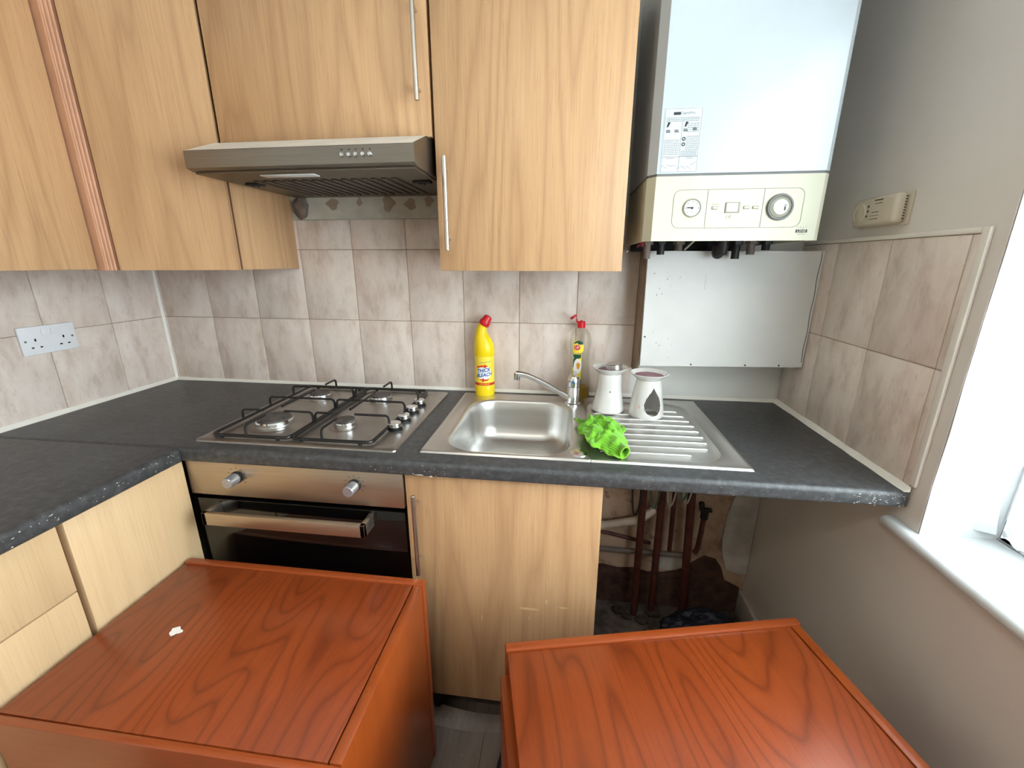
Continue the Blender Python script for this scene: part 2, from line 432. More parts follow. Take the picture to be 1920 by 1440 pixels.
# ---- back wall: plaster, tiles, grout
TH = 0.008
wb = struct('wall_back', MB().box(-0.2, 2.7, TH, 0.15, 0, CEIL), 'white_wall_paint')
MB().box(0.0, 2.347, TH-0.003, TH+0.001, 0.0, 0.875).build('lower_plaster', 'bare_plaster', wb)
MB().box(-0.004, 1.838, 0.0025, TH, 0.905, 1.523).build('grout', 'grout', wb)
MB().box(0.60, 1.26, 0.001, TH-0.0005, 1.526, 1.75).build('bare_strip', 'old_distemper', wb)
TW, THT = 0.2026, 0.2532
def tile_mesh(w, h, axis):
    g = 0.0011
    m = MB()
    if axis == 'y': m.box(-w/2+g, w/2-g, 0.0, TH, -h/2+g, h/2-g, 0.0016, 2)
    elif axis == 'xl': m.box(-TH, 0.0, -w/2+g, w/2-g, -h/2+g, h/2-g, 0.0016, 2)
    else: m.box(0.0, TH, -w/2+g, w/2-g, -h/2+g, h/2-g, 0.0016, 2)
    me = bpy.data.meshes.new('tile'); me.from_pydata(m.v, [], m.f); me.update()
    for p in me.polygons: p.use_smooth = True
    me.set_sharp_from_angle(angle=math.radians(25)); me.materials.append(MAT['stone_tile']); return me
_tm = {}
def tile(parent, axis, a0, a1, z0, z1):
    key = (axis, round(a1-a0, 4), round(z1-z0, 4))
    if key not in _tm: _tm[key] = tile_mesh(a1-a0, z1-z0, axis)
    o = bpy.data.objects.new('tile', _tm[key]); C.objects.link(o); o.parent = parent
    c, z = (a0+a1)/2, (z0+z1)/2; j = random.uniform(-0.0004, 0.0004)
    o.location = (c, j, z) if axis == 'y' else ((j, c, z) if axis == 'xl' else (W+j, c, z))
    return o
X0 = 0.2183
cols = [0.0] + [X0 + TW*i for i in range(-1, 9) if X0+TW*i > 0.005]
cols = [c for c in cols if c < 1.845]
rows = [0.9163, 1.1695, 1.4227, 1.525]
for a, b in zip(cols, cols[1:]):
    for z0, z1 in zip(rows, rows[1:]):
        tile(wb, 'y', a, b, z0, z1)
# paint blotches of the untiled strip behind the hood, the broken corner lump
for (x, z, rx, rz) in ((0.77, 1.575, 0.022, 0.016), (0.87, 1.582, 0.010, 0.012), (0.975, 1.575, 0.022, 0.022), (1.055, 1.572, 0.020, 0.016), (1.12, 1.58, 0.016, 0.014)):
    pts = [(x+rx*(1+0.3*math.sin(3*a+x*40))*math.cos(a), z+rz*(1+0.25*math.cos(2*a+z*70))*math.sin(a)) for a in [2*PI*k/18 for k in range(18)]]
    MB().prism(pts, 'y', 0.0002, 0.002).build('damp_blotch', 'blotch_tan', wb)
lump = MB()
bm = bmesh.new(); bmesh.ops.create_icosphere(bm, subdivisions=3, radius=1.0)
for v in bm.verts:
    d = 1+0.35*mnoise.noise(v.co*1.7); v.co = Vector((0.655+v.co.x*0.028*d, -0.006+v.co.y*0.016*d, 1.565+v.co.z*0.036*d))
lump.bm(bm).build('plaster_lump', 'pipe_grey', wb)
# niche patches
def patch(name, pts, mat, y0, y1):
    return MB().prism(pts, 'y', y0, y1).build(name, mat, wb, smooth=False)
patch('exposed_masonry', [(1.60, 0.0), (1.60, 0.175), (1.70, 0.168), (1.79, 0.178), (1.85, 0.166), (1.91, 0.172), (1.97, 0.158), (2.03, 0.162), (2.08, 0.176), (2.11, 0.19), (2.14, 0.222), (2.18, 0.256), (2.225, 0.246), (2.25, 0.21), (2.27, 0.15), (2.33, 0.12), (2.34, 0.0)], 'raw_brickwork', -0.002, 0.006)
patch('plaster_skim', [(2.262, 0.90), (2.262, 0.55), (2.24, 0.45), (2.236, 0.35), (2.245, 0.27), (2.268, 0.205), (2.315, 0.19), (2.345, 0.19), (2.345, 0.90)], 'plaster_skim', -0.006, 0.006)
patch('plaster_skim', [(1.992, 0.24), (2.0, 0.185), (2.05, 0.178), (2.11, 0.20), (2.115, 0.245), (2.05, 0.252)], 'old_distemper', -0.004, 0.006)

# ---- left wall
wl = struct('wall_left', MB().box(-0.2, -TH, REAR, 0.1, 0, CEIL), 'white_wall_paint')
MB().box(-TH, -0.0025, -2.10, 0.0, 0.905, 1.43).build('grout', 'grout', wl)
lc = [-0.0, -0.2005] + [-0.403 - TW*i for i in range(0, 9)]
for a, b in zip(lc, lc[1:]):
    for z0, z1 in zip(rows[:2], rows[1:3]):
        tile(wl, 'xl', b, a, z0, z1)

# ---- right wall with the window opening
WX = W+0.006; WT = 0.27
Y0, Y1, ZS, ZH = -0.648, -2.08, 0.835, 2.18
m = MB().box(WX, WX+WT, Y0, 0.1, 0, CEIL).box(WX, WX+WT, REAR, Y1, 0, CEIL).box(WX, WX+WT, Y1, Y0, 0, ZS-0.03).box(WX, WX+WT, Y1, Y0, ZH, CEIL)
wr = struct('wall_right', m, 'grey_wall_paint', smooth=False)
MB().box(W+0.002, WX, -0.603, 0.0, 0.905, 1.434).build('grout', 'grout', wr)
rc = [0.0, -0.1815, -0.384, -0.5866]
for a, b in zip(rc, rc[1:]):
    for z0, z1 in ((0.9163, 1.1745), (1.1745, 1.432)):
        tile(wr, 'xr', b, a, z0, z1)
for z0, z1 in ((0.9163, 1.1745), (1.1745, 1.432)): tile(wr, 'xr', -0.604, -0.5866, z0, z1)
# reveal plaster (white), a little uneven
def reveal(name, p, u, v, nrm, nu=24, nv=10, amp=0.003):
    mbb = MB(); vs = []; fs = []
    for i in range(nu+1):
        for j in range(nv+1):
            q = Vector(p) + Vector(u)*(i/nu) + Vector(v)*(j/nv)
            q += Vector(nrm)*(amp*mnoise.noise(q*9.0) + 0.002); vs.append(q)
    for i in range(nu):
        for j in range(nv): a = i*(nv+1)+j; fs.append([a, a+1, a+nv+2, a+nv+1])
    return mbb.add(vs, fs).build(name, 'white_gloss', wr)
reveal('reveal_plaster', (WX+0.001, Y0, ZS), (0, 0, ZH-ZS), (WT-0.001, 0, 0), (0, -1, 0))
reveal('reveal_plaster', (WX+0.001, Y1, ZS), (0, 0, ZH-ZS), (WT-0.001, 0, 0), (0, 1, 0))
reveal('reveal_plaster', (WX+0.001, Y1, ZH), (0, Y0-Y1, 0), (WT-0.001, 0, 0), (0, 0, -1))
# window: frame, panes, sill
FX = 2.492
win = struct('window_1', MB().box(FX, FX+0.06, Y0-0.055, Y0-0.001, ZS, ZH, 0.006).box(FX, FX+0.06, Y1+0.001, Y1+0.055, ZS, ZH, 0.006)
             .box(FX, FX+0.06, Y1, Y0, ZS, ZS+0.055, 0.006).box(FX, FX+0.06, Y1, Y0, ZH-0.055, ZH, 0.006)
             .box(FX, FX+0.06, (Y0+Y1)/2-0.035, (Y0+Y1)/2+0.035, ZS, ZH, 0.006), 'white_plastic')
ym = (Y0+Y1)/2
for a, b in ((Y0-0.05, ym+0.03), (ym-0.03, Y1+0.05)):
    MB().box(FX+0.025, FX+0.031, a, b, ZS+0.05, ZH-0.05).build('pane', 'window_glass', win)
prof = [(2.62, 0.810), (2.62, ZS)] + [(2.3325+0.0125*math.cos(a), 0.8225+0.0125*math.sin(a)) for a in [PI/2+PI*k/10 for k in range(11)]]
ms = MB(); nS = 60; ya, yb = -0.582, Y1-0.06
vs = []; fs = []; np_ = len(prof)
for i in range(nS+1):
    y = ya+(yb-ya)*i/nS
    for px_, pz_ in prof:
        if y > Y0: px_ = min(px_, WX+0.0005)
        w_ = 0.0016*mnoise.noise(Vector((px_*20, y*11, pz_*20))) if px_ < 2.34 else 0
        vs.append((px_+w_, y, pz_+w_*0.6))
for i in range(nS):
    for j in range(np_): a = i*np_+j; b = i*np_+(j+1) % np_; fs.append([a, b, b+np_, a+np_])
fs.append(list(range(np_))); fs.append([nS*np_+j for j in range(np_)][::-1])
ms.add(vs, fs).build('sill', 'white_gloss', win, angle=50)
# uneven plaster fillet of the far jamb against the frame
pts = []
for i in range(40):
    z = ZS + 0.02 + (ZH-ZS-0.02)*i/39
    pts.append((2.476 + 0.007*math.sin(z*13.0) + 0.006*math.sin(z*31+1), z))
mp = MB(); vs = []; fs = []
for x, z in pts: vs += [(2.44, Y0-0.001, z), (x, Y0-0.014-0.004*math.sin(z*17), z), (x+0.006, Y0-0.001, z)]
for i in range(39):
    for j in range(2): a = i*3+j; fs.append([a, a+1, a+4, a+3])
mp.add(vs, fs).build('plaster_fillet', 'white_gloss', wr)

# ---- trims and baseboard
struct('trim_1', MB().box(W-0.002, WX, -0.6205, -0.604, 0.925, 1.443, 0.002).box(W-0.002, WX, -0.6038, 0.0, 1.4325, 1.443, 0.002), 'tile_edge_trim')
def bead(p0, p1, n1, n2, r=0.010, N=50):
    mbb = MB(); vs = []; fs = []; p0 = Vector(p0); p1 = Vector(p1); n1 = Vector(n1); n2 = Vector(n2)
    for i in range(N+1):
        p = p0.lerp(p1, i/N); rr = r*(1+0.22*mnoise.noise(p*14))
        vs += [p+n1*rr, p+(n1+n2)*rr*0.42, p+n2*rr, p]
    for i in range(N):
        for j in range(4): a = i*4+j; b = i*4+(j+1) % 4; fs.append([a, b, b+4, a+4])
    fs.append([0, 1, 2, 3]); fs.append([N*4+3, N*4+2, N*4+1, N*4])
    return mbb.add(vs, fs)
struct('trim_2', bead((0, 0, ZT), (W, 0, ZT), (0, -1, 0), (0, 0, 1), 0.010), 'sealant')
struct('trim_3', bead((0, -2.08, ZT), (0, 0, ZT), (1, 0, 0), (0, 0, 1), 0.012), 'sealant')
struct('trim_4', bead((W, -0.612, ZT), (W, 0, ZT), (-1, 0, 0), (0, 0, 1), 0.012), 'sealant')
struct('trim_5', bead((0, 0, ZT), (0, 0, 1.40), (1, 0, 0), (0, -1, 0), 0.007), 'sealant')
struct('baseboard_right', MB().box(W-0.012, WX, REAR, 0.0, 0, 0.112, 0.005), 'skirting_paint')

# ------------------------------------------------------------------ worktops
def nose(r=0.013, t_=0.038, d=0.612, depth=0.06):
    # (y,z) outline of a post-formed front edge
    p = [(-d+depth, ZT-t_), (-d+depth, ZT)]
    p += [(-d+r+r*math.cos(a), ZT-r+r*math.sin(a)) for a in [PI/2+PI/2*k/6 for k in range(7)]]
    p += [(-d+0.006+0.006*math.cos(a), ZT-t_+0.006+0.006*math.sin(a)) for a in [PI+PI/2*k/4 for k in range(5)]]
    return p
m = MB().prism(nose(), 'x', 0.0, W)
m.box(0.0, 1.285, -0.552, 0.0, ZT-0.038, ZT).box(1.635, W, -0.552, 0.0, ZT-0.038, ZT).box(1.285, 1.635, -0.108, 0.0, ZT-0.038, ZT)
wt = solo('worktop', m, 'slate_laminate', (1.2, -0.3, 0.872), 'long dark slate-effect worktop carrying the hob and the sink', 'worktop', angle=30)
# chips and worn edge
def chips(parent, spots, name='worn_patch'):
    mbb = MB()
    for (x, y, z, rx, rz, nrm) in spots:
        q = Vector(nrm).to_track_quat('Z', 'Y'); n = 9
        mbb.add([Vector((x, y, z)) + Vector(nrm)*0.0004 + q @ Vector((rx*(1+0.4*math.sin(5*a+x*90))*math.cos(a), rz*(1+0.4*math.cos(3*a+z*60))*math.sin(a), 0)) for a in [2*PI*k/n for k in range(n)]], [list(range(n))])
    return tag(mbb.build(name, 'worktop_wear', parent, smooth=False), kind='stuff')
spots = []
for i in range(16):
    spots.append((random.uniform(1.13, 1.33), -0.6122, ZT-random.uniform(0.006, 0.034), random.uniform(0.0006, 0.0022), random.uniform(0.0005, 0.0012), (0, -1, 0)))
spots += [(1.255, -0.6122, 0.877, 0.012, 0.0016, (0, -1, 0)), (1.285, -0.6122, 0.874, 0.005, 0.0022, (0, -1, 0))]
for i in range(40):
    spots.append((2.335-abs(random.gauss(0, 0.06)), -0.6122, ZT-random.uniform(0.006, 0.036), random.uniform(0.0006, 0.003), random.uniform(0.0005, 0.0014), (0, -1, 0)))
for i in range(50):
    spots.append((random.uniform(1.3, 2.3), -0.6122, ZT-random.uniform(0.012, 0.034), random.uniform(0.0004, 0.0010), random.uniform(0.0004, 0.0008), (0, -1, 0)))
chips(wt, spots)
m = MB()
pr = [( (0.605-0.612) + -p[0], p[1]-0.0012) for p in nose()]      # mirrored: front faces +x
m.prism([(x, z) for x, z in pr], 'y', -2.08, -0.6145)
m.box(0.0, 0.546, -2.08, -0.6145, ZT-0.0392, ZT-0.0012)
wtl = solo('worktop', m, 'slate_laminate', (0.3, -1.3, 0.872), 'dark slate-effect worktop in the left corner, over the pale base units', 'worktop', angle=30)
spots = []
for i in range(60):
    spots.append((0.6052, random.uniform(-1.2, -0.62), ZT-random.uniform(0.004, 0.036), random.uniform(0.0005, 0.0026), random.uniform(0.0005, 0.0012), (1, 0, 0)))
chips(wtl, spots)
MB().box(0.0, 0.60, -0.6145, -0.6121, ZT-0.037, ZT-0.003).build('joint_strip', 'black_gap', wtl)

# ------------------------------------------------------------------ bar handle
def bar_handle(parent, p0, p1, out, off, r=0.006, post=(0.03, 0.03)):
    p0 = Vector(p0); p1 = Vector(p1); out = Vector(out); d = (p1-p0).normalized()
    h = MB().cyl(p0+out*off, p1+out*off, r, n=16, bev=0.0012)
    for q in (p0+d*post[0], p1-d*post[1]): h.cyl(q, q+out*off, r*0.62, n=10)
    return h.build('handle', 'satin_nickel', parent)

# ------------------------------------------------------------------ wall cabinets
ZB, ZC = 1.357, 2.09
c = thing('wall_cabinet', (1.494, 0.0, ZB), 'tall oak-effect wall cabinet with bar handle between extractor hood and boiler', 'cabinet', 'oak-effect wall cabinets')
MB().box(1.2465, 1.741, -0.300, -0.001, ZB+0.002, ZC, 0.001).build('body', 'oak_edge', c)
d = MB().box(1.246, 1.742, -0.320, -0.3012, ZB, ZC, 0.0012).build('door', 'oak_laminate', c)
bar_handle(d, (1.276, -0.320, 1.410), (1.276, -0.320, 1.641), (0, -1, 0), 0.030)
c = thing('wall_cabinet', (0.93, 0.0, 1.693), 'oak-effect bridging wall cabinet directly above the extractor hood', 'cabinet', 'oak-effect wall cabinets')
MB().box(0.632, 1.239, -0.300, -0.001, 1.695, ZC, 0.001).build('body', 'oak_edge', c)
d = MB().box(0.636, 1.238, -0.320, -0.3012, 1.693, ZC, 0.0012).build('door', 'oak_laminate', c)
bar_handle(d, (1.213, -0.320, 1.766), (1.213, -0.320, 1.994), (0, -1, 0), 0.030)
# corner cabinet with angled door
c = thing('corner_wall_cabinet', (0.3, -0.1, ZB), 'oak-effect corner wall cabinet with angled plain door and fluted post', 'cabinet', 'oak-effect wall cabinets')
P1 = Vector((0.347, -0.427)); P2 = Vector((0.629, -0.322)); dv = (P2-P1).normalized(); nv = Vector((dv.y, -dv.x))
MB().prism([(0.001, -0.001), (0.600, -0.001), (0.600, -0.300), (0.345, -0.398), (0.29, -0.41), (0.001, -0.41)], 'z', ZB+0.002, ZC).build('body', 'oak_edge', c, smooth=False)
MB().box(0.6005, 0.614, -0.2855, -0.001, ZB, ZC, 0.001).build('side_panel', 'oak_laminate', c)
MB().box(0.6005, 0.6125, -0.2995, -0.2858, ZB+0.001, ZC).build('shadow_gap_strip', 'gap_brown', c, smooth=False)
i1 = P1-nv*0.018; i2 = P2-nv*0.018
MB().prism([tuple(P1), tuple(P2), tuple(i2), tuple(i1)], 'z', ZB, ZC).build('door', 'oak_laminate', c, smooth=False)
fx = []
N = 90
for i in range(N+1):
    y = -0.459 + 0.040*i/N; tt = i/N
    g = 0.0 if tt < 0.1 or tt > 0.9 else 0.0085*(1-abs(math.sin(PI*(tt-0.1)/0.8*3)))**1.3
    fx.append((0.338-g, y))
MB().prism(fx + [(0.300, -0.419), (0.300, -0.459)], 'z', ZB, ZC).build('fluted_post', 'pilaster_foil', c, angle=28)
# left run
c = thing('wall_cabinet', (0.16, -0.75, ZB), 'oak-effect wall cabinet on the left wall above the double socket', 'cabinet', 'oak-effect wall cabinets')
MB().box(0.001, 0.300, -1.060, -0.466, ZB+0.005, ZC, 0.001).build('body', 'oak_edge', c)
MB().box(0.3012, 0.320, -1.058, -0.464, ZB+0.003, ZC, 0.0012).build('door', 'oak_laminate', c)

# ------------------------------------------------------------------ extractor hood
h = thing('extractor_hood', (0.93, -0.2, 1.6), 'slim stainless steel extractor hood over the gas hob', 'extractor hood')
hx0, hx1 = 0.634, 1.233
MB().prism([(-0.45, 1.608), (-0.45, 1.6475), (-0.345, 1.6885), (-0.001, 1.6885), (-0.001, 1.602), (-0.43, 1.602), ], 'x', hx0, hx1).build('body', 'hood_steel', h, smooth=False)
sl = (1.6885-1.6475)/0.105
MB().add([(hx0+0.002, -0.449, 1.6485), (hx1-0.002, -0.449, 1.6485), (hx1-0.002, -0.345, 1.6895), (hx0+0.002, -0.345, 1.6895)], [[0, 1, 2, 3]]).build('top_cover', 'hood_top_enamel', h)
u = MB().box(hx0+0.006, hx1-0.006, -0.43, -0.004, 1.597, 1.6025, 0.001).build('underside_panel', 'hood_underside', h)
for i in range(15):
    x = hx0+0.09+i*0.0285
    MB().box(x, x+0.016, -0.33, -0.06, 1.5935, 1.5972, 0.0015, 1).build('filter_slat', 'hood_slat', u)
MB().box(0.80, 0.95, -0.405, -0.375, 1.594, 1.5975, 0.002).build('lamp_lens', 'dial_face', h)
for x, y in ((0.70, -0.29), (1.19, -0.27)):
    MB().box(x-0.026, x+0.026, y-0.012, y+0.012, 1.590, 1.5975, 0.004).cyl((x, y, 1.587), (x, y, 1.592), 0.010, n=14).build('filter_latch', 'black_plastic', h)
for i in range(5):
    x = 1.055+i*0.0175
    MB().cyl((x, -0.4495, 1.627), (x, -0.4545, 1.627), 0.0058, 0.0052, n=18).lathe([(0.0052, 0), (0.0042, 0.0018), (0, 0.0028)], (x, -0.4545, 1.627), 18, Vector((0, -1, 0)).to_track_quat('Z', 'Y')).build('push_button', 'chrome', h)
m = MB()
for i in range(5): m.box(1.055+i*0.0175-0.002-0.002*(i == 0), 1.055+i*0.0175+0.002, -0.4504, -0.4498, 1.6365, 1.640)
tag(m.build('button_symbols', 'panel_print', h), kind='stuff')

# ------------------------------------------------------------------ base units
# sink base cabinet
c = thing('base_cabinet', (1.455, -0.3, 0), 'oak-effect sink base cabinet with long bar handle below the sink', 'cabinet')
m = MB().box(1.208, 1.226, -0.572, -0.03, 0.14, 0.868).box(1.684, 1.702, -0.572, -0.03, 0.14, 0.868).box(1.226, 1.684, -0.572, -0.03, 0.14, 0.158)
m.build('body', 'oak_pale', c, smooth=False)
d = MB().box(1.209, 1.7035, -0.592, -0.5735, 0.142, 0.866, 0.0012).build('door', 'oak_laminate', c)
bar_handle(d, (1.240, -0.592, 0.590), (1.240, -0.592, 0.825), (0, -1, 0), 0.032, post=(0.034, 0.034))
for x in (1.24, 1.67):
    for y in (-0.53, -0.08): MB().cyl((x, y, 0.0), (x, y, 0.14), 0.018, n=14).build('leg', 'black_plastic', c)
for (x, z, rx, rz) in ((1.53, 0.486, 0.028, 0.004), (1.62, 0.50, 0.012, 0.0022), (1.575, 0.515, 0.003, 0.008), (1.40, 0.44, 0.0016, 0.012), (1.53, 0.455, 0.0014, 0.006)):
    MB().add([(x+rx*math.cos(a), -0.5924, z+rz*math.sin(a)) for a in [2*PI*k/12 for k in range(12)]], [list(range(12))]).build('scuff', 'oak_pale', d)
# left run base: plain door unit, then drawer unit
c = thing('base_cabinet', (0.3, -0.75, 0), 'pale oak-effect base unit with one plain door beside the oven', 'cabinet')
MB().box(0.02, 0.570, -0.888, -0.610, 0.13, 0.868).build('body', 'oak_edge', c, smooth=False)
MB().box(0.5715, 0.5915, -0.884, -0.602, 0.142, 0.866, 0.0012).build('door', 'oak_pale', c)
c = thing('drawer_unit', (0.3, -1.2, 0), 'pale oak-effect drawer unit under the left worktop', 'cabinet')
MB().box(0.02, 0.570, -1.395, -0.893, 0.13, 0.868).build('body', 'oak_edge', c, smooth=False)
for z0, z1 in ((0.7095, 0.866), (0.43, 0.7065), (0.142, 0.427)):
    MB().box(0.5715, 0.5915, -1.392, -0.896, z0, z1, 0.0012).build('drawer_front', 'oak_pale', c)

# ------------------------------------------------------------------ oven
o = thing('built_in_oven', (0.9, -0.3, 0.13), 'built-in electric oven with steel control strip and black glass door', 'oven')
MB().box(0.596, 1.203, -0.570, -0.03, 0.30, 0.866).build('body', 'black_gap', o, smooth=False)
MB().box(0.5935, 1.204, -0.596, -0.5705, 0.767, 0.867, 0.002).build('control_panel', 'oven_steel', o)
d = MB().box(0.5945, 1.203, -0.594, -0.5705, 0.33, 0.754, 0.002).build('oven_door', 'black_glass', o)
m = MB().box(0.664, 1.116, -0.650, -0.638, 0.709, 0.745, 0.001).box(0.664, 0.676, -0.650, -0.594, 0.709, 0.745, 0.001).box(1.104, 1.116, -0.650, -0.594, 0.709, 0.745, 0.001)
m.build('handle', 'oven_steel', d)
for x in (0.742, 1.074):
    kn = MB().cyl((x, -0.5965, 0.827), (x, -0.604, 0.827), 0.0165, n=28, bev=0.001).build('knob', 'black_plastic', o)
    MB().cyl((x, -0.602, 0.827), (x, -0.634, 0.827), 0.0150, 0.0142, n=32, bev=0.0015).build('knob_grip', 'clear_knob', kn)
m = MB()
for x in (0.742, 1.074):
    for k in range(9):
        a = -PI*0.2 + k*PI*1.4/8; m.box(x+0.026*math.cos(a)-0.0012, x+0.026*math.cos(a)+0.0012, -0.5966, -0.5959, 0.827+0.026*math.sin(a)-0.001, 0.827+0.026*math.sin(a)+0.001)
tag(m.build('dial_marks', 'panel_print', o), kind='stuff')

# ------------------------------------------------------------------ gas hob
hb = thing('gas_hob', (0.89, -0.31, ZT), 'stainless steel four-burner gas hob with black pan supports', 'hob')
m = MB(); lo = []
for (x0, x1, y0, y1, z, r) in ((0.605, 1.178, -0.567, -0.052, ZT, 0.012), (0.606, 1.177, -0.566, -0.053, ZT+0.004, 0.012), (0.612, 1.171, -0.560, -0.059, ZT+0.0065, 0.010), (0.630, 1.155, -0.542, -0.077, ZT+0.0065, 0.02), (0.638, 1.147, -0.534, -0.085, ZT+0.0045, 0.02)):
    lo.append([(p[0], p[1], z) for p in rrect(x0, x1, y0, y1, r, 6)])
n = len(lo[0]); vs = [p for l in lo for p in l]; fs = [[i*n+j, i*n+(j+1) % n, (i+1)*n+(j+1) % n, (i+1)*n+j] for i in range(len(lo)-1) for j in range(n)]
fs.append([(len(lo)-1)*n+j for j in range(n)]); fs.append(list(range(n))[::-1])
m.add(vs, fs).build('hob_plate', 'hob_steel', hb, angle=40)
zp = ZT+0.0045
for (x, y, r) in ((0.747, -0.428, 0.050), (0.967, -0.420, 0.031), (0.743, -0.176, 0.037), (0.967, -0.172, 0.037)):
    MB().lathe([(r*1.55, zp), (r*1.45, zp+0.0012), (r*1.05, zp+0.002), (r*0.99, zp+0.010), (0, zp+0.010)], (x, y, 0), 40).build('burner_dish', 'hob_steel', hb)
    b = MB().lathe([(r*1.02, zp+0.006), (r*1.04, zp+0.013), (r*0.98, zp+0.017), (0, zp+0.017)], (x, y, 0), 40).build('burner_ring', 'chrome', hb)
    MB().lathe([(r*0.93, zp+0.017), (r*0.93, zp+0.021), (r*0.86, zp+0.0235), (r*0.3, zp+0.0245), (0, zp+0.0245)], (x, y, 0), 40).build('burner_cap', 'burner_cap', b)
for y in (-0.425, -0.355, -0.282, -0.212):
    kb = MB().lathe([(0.0205, zp), (0.0205, zp+0.004), (0.0175, zp+0.005), (0.0175, zp+0.010)], (1.121, y, 0), 28).build('knob', 'black_plastic', hb)
    MB().lathe([(0.0178, zp+0.010), (0.0186, zp+0.018), (0.0176, zp+0.0215), (0, zp+0.0222)], (1.121, y, 0), 28).build('knob_cap', 'chrome', kb)
ZR, ZP = ZT+0.014, ZT+0.045
fr_r = 0.0048
for half, (xa, xb) in enumerate(((0.643, 0.869), (0.877, 1.104))):
    ps = [(p[0], p[1], ZR) for p in rrect(xa, xb, -0.545, -0.074, 0.016, 4)]
    g = MB().tube(ps, fr_r, 8, closed=True).build('pan_support', 'enamel_black', hb)
    cx = (0.747, 0.967)[half]
    pr_ = MB()
    def prong(x0, y0, x1, y1):
        d_ = Vector((x1-x0, y1-y0, 0)); L = d_.length; d_.normalize()
        a = Vector((x0, y0, ZR)); q = [a, a+Vector((0, 0, 0.020)), a+Vector((0, 0, 0.028))+d_*0.003, a+Vector((0, 0, ZP-ZR))+d_*0.009, Vector((x1, y1, ZP))]
        pr_.tube(q, 0.0036, 8)
    yF, yM, yB = -0.425, -0.302, -0.178
    r_in = {0: (0.034, 0.030), 1: (0.030, 0.030)}[half]
    for y in (yF, yB):
        prong(xa, y, cx-0.034, y); prong(xb, y, cx+0.034, y)
    prong(xa, yM, cx, yM); prong(xb, yM, cx, yM)
    prong(cx, -0.545, cx, yF-0.040); prong(cx, -0.074, cx, yB+0.036)
    pr_.tube([(cx, yF+0.038, ZP), (cx, yB-0.036, ZP)], 0.0036, 8)
    pr_.build('prongs', 'enamel_black', g)
    for fx_, fy_ in ((xa+0.03, -0.545), (xb-0.03, -0.545), (xa+0.03, -0.074), (xb-0.03, -0.074)):
        MB().cyl((fx_, fy_, zp), (fx_, fy_, ZR), 0.005, n=10).build('rubber_foot', 'black_plastic', g)

# ------------------------------------------------------------------ sink
sk = thing('kitchen_sink', (1.645, -0.3, ZT), 'stainless steel single-bowl sink with ribbed drainer', 'sink')
ZK = ZT+0.0055
sx0, sx1, sy0, sy1 = 1.238, 2.052, -0.557, -0.046
bx0, bx1, by0, by1 = 1.290, 1.628, -0.540, -0.113
DX = 1.672
K = 10
loops = [([(p[0], p[1], ZT+0.0002) for p in rrect(sx0, DX, sy0, sy1, 0.004, K)]),
         ([(p[0], p[1], ZK) for p in rrect(sx0+0.003, DX, sy0+0.003, sy1-0.003, 0.004, K)]),
         ([(p[0], p[1], ZK) for p in rrect(sx0+0.010, DX, sy0+0.010, sy1-0.010, 0.006, K)]),
         ([(p[0], p[1], ZK-0.0022) for p in rrect(sx0+0.016, DX, sy0+0.013, sy1-0.016, 0.008, K)]),
         ([(p[0], p[1], ZK-0.0022) for p in rrect(bx0-0.012, bx1+0.012, by0-0.0025, by1+0.012, 0.098, K)]),
         ([(p[0], p[1], ZK-0.001) for p in rrect(bx0-0.006, bx1+0.006, by0-0.0015, by1+0.006, 0.094, K)]),
         ([(p[0], p[1], ZK-0.003) for p in rrect(bx0, bx1, by0, by1, 0.090, K)])]
for dz, ins, rr in ((0.010, 0.003, 0.088), (0.04, 0.006, 0.086), (0.09, 0.010, 0.084), (0.118, 0.016, 0.082), (0.134, 0.026, 0.078), (0.144, 0.042, 0.070), (0.148, 0.062, 0.060)):
    loops.append([(p[0], p[1], ZK-dz) for p in rrect(bx0+ins, bx1-ins, by0+ins, by1-ins, rr, K)])
n = len(loops[0]); vs = [p for l in loops for p in l]
fs = [[i*n+j, i*n+(j+1) % n, (i+1)*n+(j+1) % n, (i+1)*n+j] for i in range(len(loops)-1) for j in range(n)]
fs.append([(len(loops)-1)*n+j for j in range(n)])
mb_ = MB().add(vs, fs)
bowl = mb_.build('bowl', 'sink_steel', sk, angle=60)
# drainer plate: edge + shallow tray
m = MB()
def outl(ins, z, xl, r): return [(p[0], p[1], z) for p in rrect(xl, sx1-ins, sy0+ins, sy1-ins, r, K)]
lo = [outl(0, ZT+0.0002, DX, 0.004), outl(0.003, ZK, DX, 0.004), outl(0.012, ZK, DX, 0.010), outl(0.016, ZK-0.0022, DX, 0.010),
      [(p[0], p[1], ZK-0.0022) for p in rrect(1.676, 2.006, -0.536, -0.085, 0.075, K)], [(p[0], p[1], ZK-0.0005) for p in rrect(1.679, 2.003, -0.533, -0.088, 0.072, K)],
      [(p[0], p[1], ZK-0.0040) for p in rrect(1.684, 1.998, -0.528, -0.093, 0.068, K)], [(p[0], p[1], ZK-0.0044) for p in rrect(1.70, 1.985, -0.50, -0.12, 0.05, K)]]
vs = [p for l in lo for p in l]; fs = [[i*n+j, i*n+(j+1) % n, (i+1)*n+(j+1) % n, (i+1)*n+j] for i in range(len(lo)-1) for j in range(n)]
fs.append([(len(lo)-1)*n+j for j in range(n)])
dr = m.add(vs, fs).build('drainer', 'sink_steel', sk, angle=60)
for i, y in enumerate([-0.164, -0.207, -0.248, -0.288, -0.329, -0.370, -0.410, -0.450, -0.492]):
    xe = [1.965, 1.976, 1.982, 1.986, 1.988, 1.988, 1.986, 1.976, 1.925][i]
    MB().tube([(1.70, y, ZK-0.0046), (1.706, y, ZK-0.0030), (xe-0.006, y, ZK-0.0024), (xe, y, ZK-0.0040)], 0.0030, 8).build('rib', 'sink_steel', dr)
